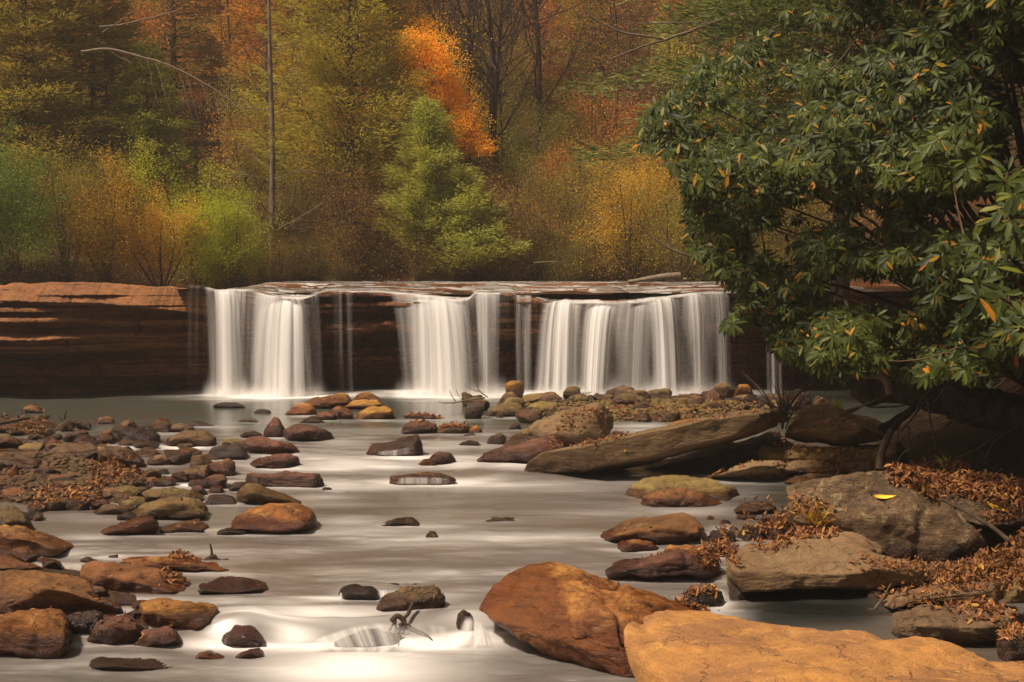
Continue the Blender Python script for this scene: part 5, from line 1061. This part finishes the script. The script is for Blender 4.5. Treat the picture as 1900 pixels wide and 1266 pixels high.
for i in range(3):
    p, t = branchy(rg(111 + i), 2.4, .02, limbs=70, base=.08, up=.45, depth=2, crown=.7, ntrunk=12, wob=.06); l = leafcloud(rg(121 + i), t, 5000, .06, .16)
    bp.append(build_plant('brush_shrub', 'knee to head high brown twiggy brush on the upstream bank', 'shrub', p, l, MTWIG, LM[('brown', 'mixed', 'mixed')[i]], hz(520 + 90 * i, 48), BG, 'foliage', 'stems', sides=3))
for i in range(75):
    px = r_.uniform(450, 1500); x = px_x(px, 47); bankY = np.interp(x, [-40, -15, -8, 5, 9, 14, 40], [37.5, 39, 46.5, 47.5, 44, 38, 37])
    Y = bankY + abs(r_.normal()) * 3.0 + .4; dup(bp[i % 3], hz(px, Y), r_.uniform(0, 6.28), r_.uniform(.7, 1.5))
MG = 'rounded bushes of mixed autumn colour up the slope'; mp = []
for i, k in enumerate(('mixed', 'russet', 'olive', 'green')):
    p, t = branchy(rg(131 + i), 4.5, .04, limbs=40, base=.15, up=.6, depth=2, crown=.5, ntrunk=5, wob=.05); l = leafcloud(rg(141 + i), t, 17000, .11, .3)
    mp.append(build_plant('understory_shrub', ('olive brown', 'russet', 'gold', 'green')[i] + ' understory bush on the wooded slope', 'shrub', p, l, MTWIG, LM[k], hz(480 + 160 * i, 55), 'understory bushes of the slope: ' + ('olive brown', 'russet', 'gold', 'green')[i], 'foliage', 'stems', sides=3))
for i in range(90):
    px = r_.uniform(440, 1480); x = px_x(px, 46); bankY = np.interp(x, [-40, -15, -8, 5, 9, 14, 40], [37.5, 39, 46.5, 47.5, 44, 38, 37]); dup(bp[i % 3], hz(px, bankY + r_.uniform(-.3, 1.2)), r_.uniform(0, 6.28), r_.uniform(.45, 1.))
for i in range(95):
    px = r_.uniform(-80, 1500); Y = r_.uniform(50, 95); k = r_.choice(4, p=[.42, .30, .2, .08]); dup(mp[k], hz(px, Y), r_.uniform(0, 6.28), r_.uniform(.7, 1.5))
# bent pale branch on the left
sticks('bent_branch', 'pale bare branch arching over with hanging twigs at the upper left', 'branch', [('150,96,43 200,92,43 260,105,43 320,125,43 375,152,43 420,182,43 455,208,43', .045, .015)] +
  [(f'{x},{y},43 {x+8+j},{y+30},43 {x+14+2*j},{y+58+j*3},43 {x+22+j*3},{y+88+j*4},43', .016, .006) for x, y, j in ((272, 108, 0), (288, 114, 3), (330, 128, 2), (345, 136, 1), (372, 150, 3), (395, 165, 1))] +
  [('200,92,43 215,101,43 245,118,43', .02, .008), ('185,50,44 230,45,44 300,28,44 340,14,44', .03, .015), ('190,60,44 215,44,44 250,20,44', .02, .01)], MPALE, 5, .03)
# utility pole
pl = hz(367, 49); ptop = at(367, 262, 49); up_ = thing('utility_pole', 'old grey wooden utility pole with one crossarm among the trees', 'utility pole', pl)
V, F = tubes([(np.linspace([0, 0, 0], [0, 0, ptop[2] - pl[2]], 6), np.linspace(.10, .075, 6))], 10); mobj('pole', mesh_np('pole', V, F), MGREY, up_)
a, b = at(314, 272, 48.86) - pl, at(410, 267, 48.86) - pl
def box(c, s):
    V = np.array([[x, y, z] for x in (-1, 1) for y in (-1, 1) for z in (-1, 1)], float) * np.array(s) / 2 + c; return V, np.array([[0, 1, 3, 2], [4, 6, 7, 5], [0, 4, 5, 1], [2, 3, 7, 6], [0, 2, 6, 4], [1, 5, 7, 3]])
V, F = box((a + b) / 2, (b[0] - a[0], .10, .12)); V[:, 2] += (V[:, 0] - V[:, 0].mean()) * (b[2] - a[2]) / (b[0] - a[0]); mobj('crossarm', mesh_np('crossarm', V, F, False), MGREY, up_)
for t in (.06, .3, .72, .95):
    q = a + (b - a) * t; V, F = tubes([(np.array([q + [0, 0, z] for z in (.05, .09, .13, .19)]), np.array([.02, .045, .045, .02]))], 8); mobj('insulator', mesh_np('insulator', V, F), MGREY, up_)
# undergrowth over the hillside: uncountable
n = 240000; r = rg(151); Y = 47 + 55 * r.uniform(0, 1, n) ** 1.1; x = px_x(r.uniform(-150, 1700, n), Y); cl = fbm(XYZ(x * .45, Y * .45), 160, 3); keep = cl > -.35; x, Y, cl = x[keep], Y[keep], cl[keep]
z = hill_z(x, Y) + r.uniform(0, 1, len(x)) ** 1.6 * (.5 + 1.6 * np.clip(cl + .3, 0, 1)); bank = np.interp(x, [-40, -15, -8, 5, 9, 14, 40], [37.5, 39, 46.5, 47.5, 44, 38, 37]); k = Y > bank + .2
C = np.stack([x, Y, z], -1)[k]; m_ = len(C); LL = r.uniform(.07, .14, m_); V, F = leaves(C, rdir(m_, r), unit(rdir(m_, r) + [0, -.3, .6]), LL, LL * .5)
ug = mobj('undergrowth', mesh_np('undergrowth', V, F, False), LM['brown']); tag(ug, 'low brown and russet undergrowth covering the wooded hillside', 'undergrowth', kind='stuff')
# ---------------------------------------------------------------- rhododendron over the right bank
def rmat():
    m, n = newmat('rhododendron_leaves'); ge = nd(n, 'ShaderNodeNewGeometry'); tc = nd(n, 'ShaderNodeTexCoord')
    col = ramp(n, ge.outputs['Random Per Island'], [(0., (.022, .034, .007)), (.35, (.038, .054, .010)), (.6, (.056, .068, .018)), (.80, (.08, .094, .016)), (.92, (.12, .14, .02)), (.96, (.22, .20, .02)), (.98, (.50, .22, .02)), (1., (.50, .17, .02))])
    yl = ramp(n, noise(n, tc.outputs['Object'], .8, 3, .6), [(.5, 0.), (.68, .7)]); col = mixc(n, yl, col, (.10, .12, .016))
    col = mixc(n, mth(n, 'MULTIPLY', ge.outputs['Backfacing'], .6), col, (.09, .105, .055))
    b = nd(n, 'ShaderNodeBsdfPrincipled'); n.links.new(col, b.inputs['Base Color']); b.inputs['Roughness'].default_value = .46; b.inputs['Specular IOR Level'].default_value = .16
    tl = nd(n, 'ShaderNodeBsdfTranslucent'); n.links.new(col, tl.inputs[0]); a = nd(n, 'ShaderNodeMixShader'); a.inputs[0].default_value = .2; n.links.new(b.outputs[0], a.inputs[1]); n.links.new(tl.outputs[0], a.inputs[2])
    o = nd(n, 'ShaderNodeOutputMaterial'); n.links.new(a.outputs[0], o.inputs[0]); return m
MRHO = rmat()
def inside(P, x, y):
    c = np.zeros(len(x), bool); j = len(P) - 1
    for i in range(len(P)):
        cond = ((P[i, 1] > y) != (P[j, 1] > y)) & (x < (P[j, 0] - P[i, 0]) * (y - P[i, 1]) / (P[j, 1] - P[i, 1] + 1e-9) + P[i, 0]); c ^= cond; j = i
    return c
def rhodo(label, poly, yf, nwh, root, seed, leaf=(.15, .22), thick=3.2, hole=.1, stems=True, droopy=.35):
    r = rg(seed); P = parse(poly); x0, y0 = P.min(0); x1, y1 = P.max(0); X = r.uniform(x0, x1, nwh * 6); Yp = r.uniform(y0, y1, nwh * 6)
    jx, jy = 22 * vn(XYZ(X * .02, Yp * .02), seed), 22 * vn(XYZ(X * .02, Yp * .02, 4), seed); k = inside(P, X + jx, Yp + jy)
    X, Yp = X[k][:nwh * 2], Yp[k][:nwh * 2]
    clump = 1.3 * fbm(XYZ(X * .009, Yp * .013), seed + 1, 3); k = clump > -hole - .25 * r.uniform(0, 1, len(X)); X, Yp, clump = X[k][:nwh], Yp[k][:nwh], clump[k][:nwh]
    D = np.interp(X, yf[0], yf[1]) + thick * r.uniform(0, 1, len(X)) ** 1.4 - 1.8 * clump; C = at(X, Yp, D); L0 = np.array(root)
    # each whorl: 7-10 leaves round a tip that points outward and up
    out = unit(C - (np.array([np.interp(C[:, 2], [0, 8], [root[0], root[0] - 1]), np.full(len(C), root[1]), np.interp(C[:, 2], [0, 8], [1.5, 3])]).T)); axis = unit(out * np.array([.8, .8, .3]) + np.array([0, -.35, .55]) + r.normal(size=C.shape) * .3)
    Vc, Vd, Vn, Vl = [], [], [], []
    for i in range(len(C)):
        a = axis[i]; u = unit(np.cross(a, r.normal(size=3))); v = np.cross(a, u); m = r.integers(6, 11); ph = r.uniform(0, 6.28); base = r.uniform(*leaf)
        for q in range(m):
            t = ph + q * 6.283 / m + r.normal() * .2; rad = u * math.cos(t) + v * math.sin(t); d = unit(rad + a * r.uniform(-.15, .45) + np.array([0, 0, -droopy * r.uniform(.3, 1.5)])); nrm = unit(a - d * (a @ d) + r.normal(size=3) * .15)
            Vc.append(C[i] + d * .015); Vd.append(d); Vn.append(nrm); Vl.append(base * r.uniform(.7, 1.1))
    Vc, Vd, Vn, Vl = map(np.array, (Vc, Vd, Vn, Vl)); V, F = leaves(Vc, Vd, Vn, Vl, Vl * r.uniform(.22, .30, len(Vl)), curl=.18, fine=True)
    t = thing('rhododendron', label, 'shrub', root); mobj('foliage', mesh_np('foliage', V - L0, F, True), MRHO, t)
    # limbs from the root to groups of whorls
    paths = []; A = C[r.choice(len(C), 60, replace=False)]
    for a in A:
        s = np.linspace(0, 1, 12)[:, None]; mid = L0 * .5 + a * .5 + np.array([.6, .5, r.uniform(-.2, 1.0)]); p = (1 - s) ** 2 * L0 + 2 * s * (1 - s) * mid + s ** 2 * a; p = p + .12 * np.stack([fbm(p * 1.5 + 9 * k_, seed + k_, 3) for k_ in range(3)], -1) * s * (1.2 - s); paths.append((p, np.linspace(.06, .009, 12)))
    allp = np.concatenate([p[5:] for p, _ in paths])
    used = np.zeros(len(allp))
    for i in range(0, len(C), 2):
        j = ((allp - C[i]) ** 2).sum(1).argmin(); q = allp[j]; used[j] += 1
        if used[j] < 3 and np.linalg.norm(q - C[i]) < 1.1: s = np.linspace(0, 1, 5)[:, None]; paths.append((q + (C[i] - axis[i] * .08 - q) * s - np.array([0, 0, .25]) * s * (1 - s), np.linspace(.014, .005, 5)))
    V, F = tubes(paths, 5); mobj('branches', mesh_np('branches', V - L0, F), MTWIG, t); return t
rhodo('great rhododendron with drooping leathery leaves filling the upper right', '1480,-40 1400,70 1290,110 1200,200 1185,270 1250,300 1270,380 1290,440 1345,500 1370,590 1440,640 1500,680 1600,690 1700,700 1800,690 2150,640 2200,-320 1600,-320',
      ([1180, 1350, 1600, 1900, 2200], [20.5, 19.3, 17.6, 15.6, 14.5]), 13500, (8.6, 22.5, 1.0), 201, leaf=(.12, .20), thick=4.8, hole=.24, droopy=.75)
rhodo('nearer rhododendron spray hanging in at the right photo edge', '1790,390 1850,330 1930,300 2150,250 2200,760 1950,640 1860,600 1800,520 1770,450', ([1750, 2200], [11.0, 10.0]), 120, (6.6, 13.0, .5), 202, leaf=(.15, .2), thick=.9, hole=.3)
rhodo('shaded rhododendron thicket on the bank behind the fallen log', '1500,640 1700,560 2100,500 2300,900 1900,870 1780,790 1640,690', ([1500, 2300], [25.5, 21.5]), 900, (10.0, 26, 1.2), 203, leaf=(.15, .22), thick=3., hole=.4)
# small things at the water
def tuft(px, py, label, seed, n=60, h=.3, mat=None):
    p, nn = hit_px(px, py); r = rg(seed); a = r.uniform(0, 6.28, n); D = np.stack([np.cos(a) * .5, np.sin(a) * .5, np.full(n, 1.)], -1) * r.uniform(.5, 1, (n, 1)); V, F = leaves(r.normal(size=(n, 3)) * np.array([.05, .05, 0]), D, rdir(n, r), r.uniform(.5, 1.1, n) * h, .018, curl=.5, fine=True)
    o = mobj('grass_tuft', mesh_np('grass_tuft', V, F), mat or LM['lime'], None, p); tag(o, label, 'grass tuft')
tuft(1510, 985, 'pale yellow grass tuft under the overhanging lichen boulder', 1, 90, .34, LM['yellow'])
tuft(1760, 872, 'small green seedling leaves at the edge of the leaf drift', 2, 14, .22)
tuft(1556, 760, 'green seedling with a yellow leaf on top of the tan squared block', 3, 14, .2)
tuft(550, 528, 'tuft of green grass on the shelf above the left falls', 4, 120, .6) if hit_px(550, 528)[0] is not None else None
r = rg(5); pth = []
b0 = at(1452, 775, 23.2)
for i in range(46):
    a = r.uniform(-1, 1); e = b0 + np.array([a * .5 + r.normal() * .1, r.normal() * .3, r.uniform(.25, .8)]); s = np.linspace(0, 1, 6)[:, None]; pth.append((b0 + r.normal(size=3) * .08 + (e - b0) * s + np.array([a * .15, 0, 0]) * s ** 2, np.linspace(.012, .004, 6)))
V, F = tubes(pth, 4); o = mobj('twiggy_bush', mesh_np('twiggy_bush', V - b0, F), MTWIG, None, b0); tag(o, 'leafless twiggy bush between the ramp slab and the tan squared block', 'bush')
# ---------------------------------------------------------------- thin autumn haze
V, F = box((0, 40, 33), (170, 300, 72)); m, n = newmat('haze'); pv = nd(n, 'ShaderNodeVolumePrincipled'); pv.inputs['Density'].default_value = 0.0011; pv.inputs['Color'].default_value = (1, .93, .84, 1); pv.inputs['Anisotropy'].default_value = .2
o = nd(n, 'ShaderNodeOutputMaterial'); n.links.new(pv.outputs[0], o.inputs['Volume']); tag(mobj('haze', mesh_np('haze', V, F, False), m), 'thin warm haze hanging in the valley air', None, kind='stuff')
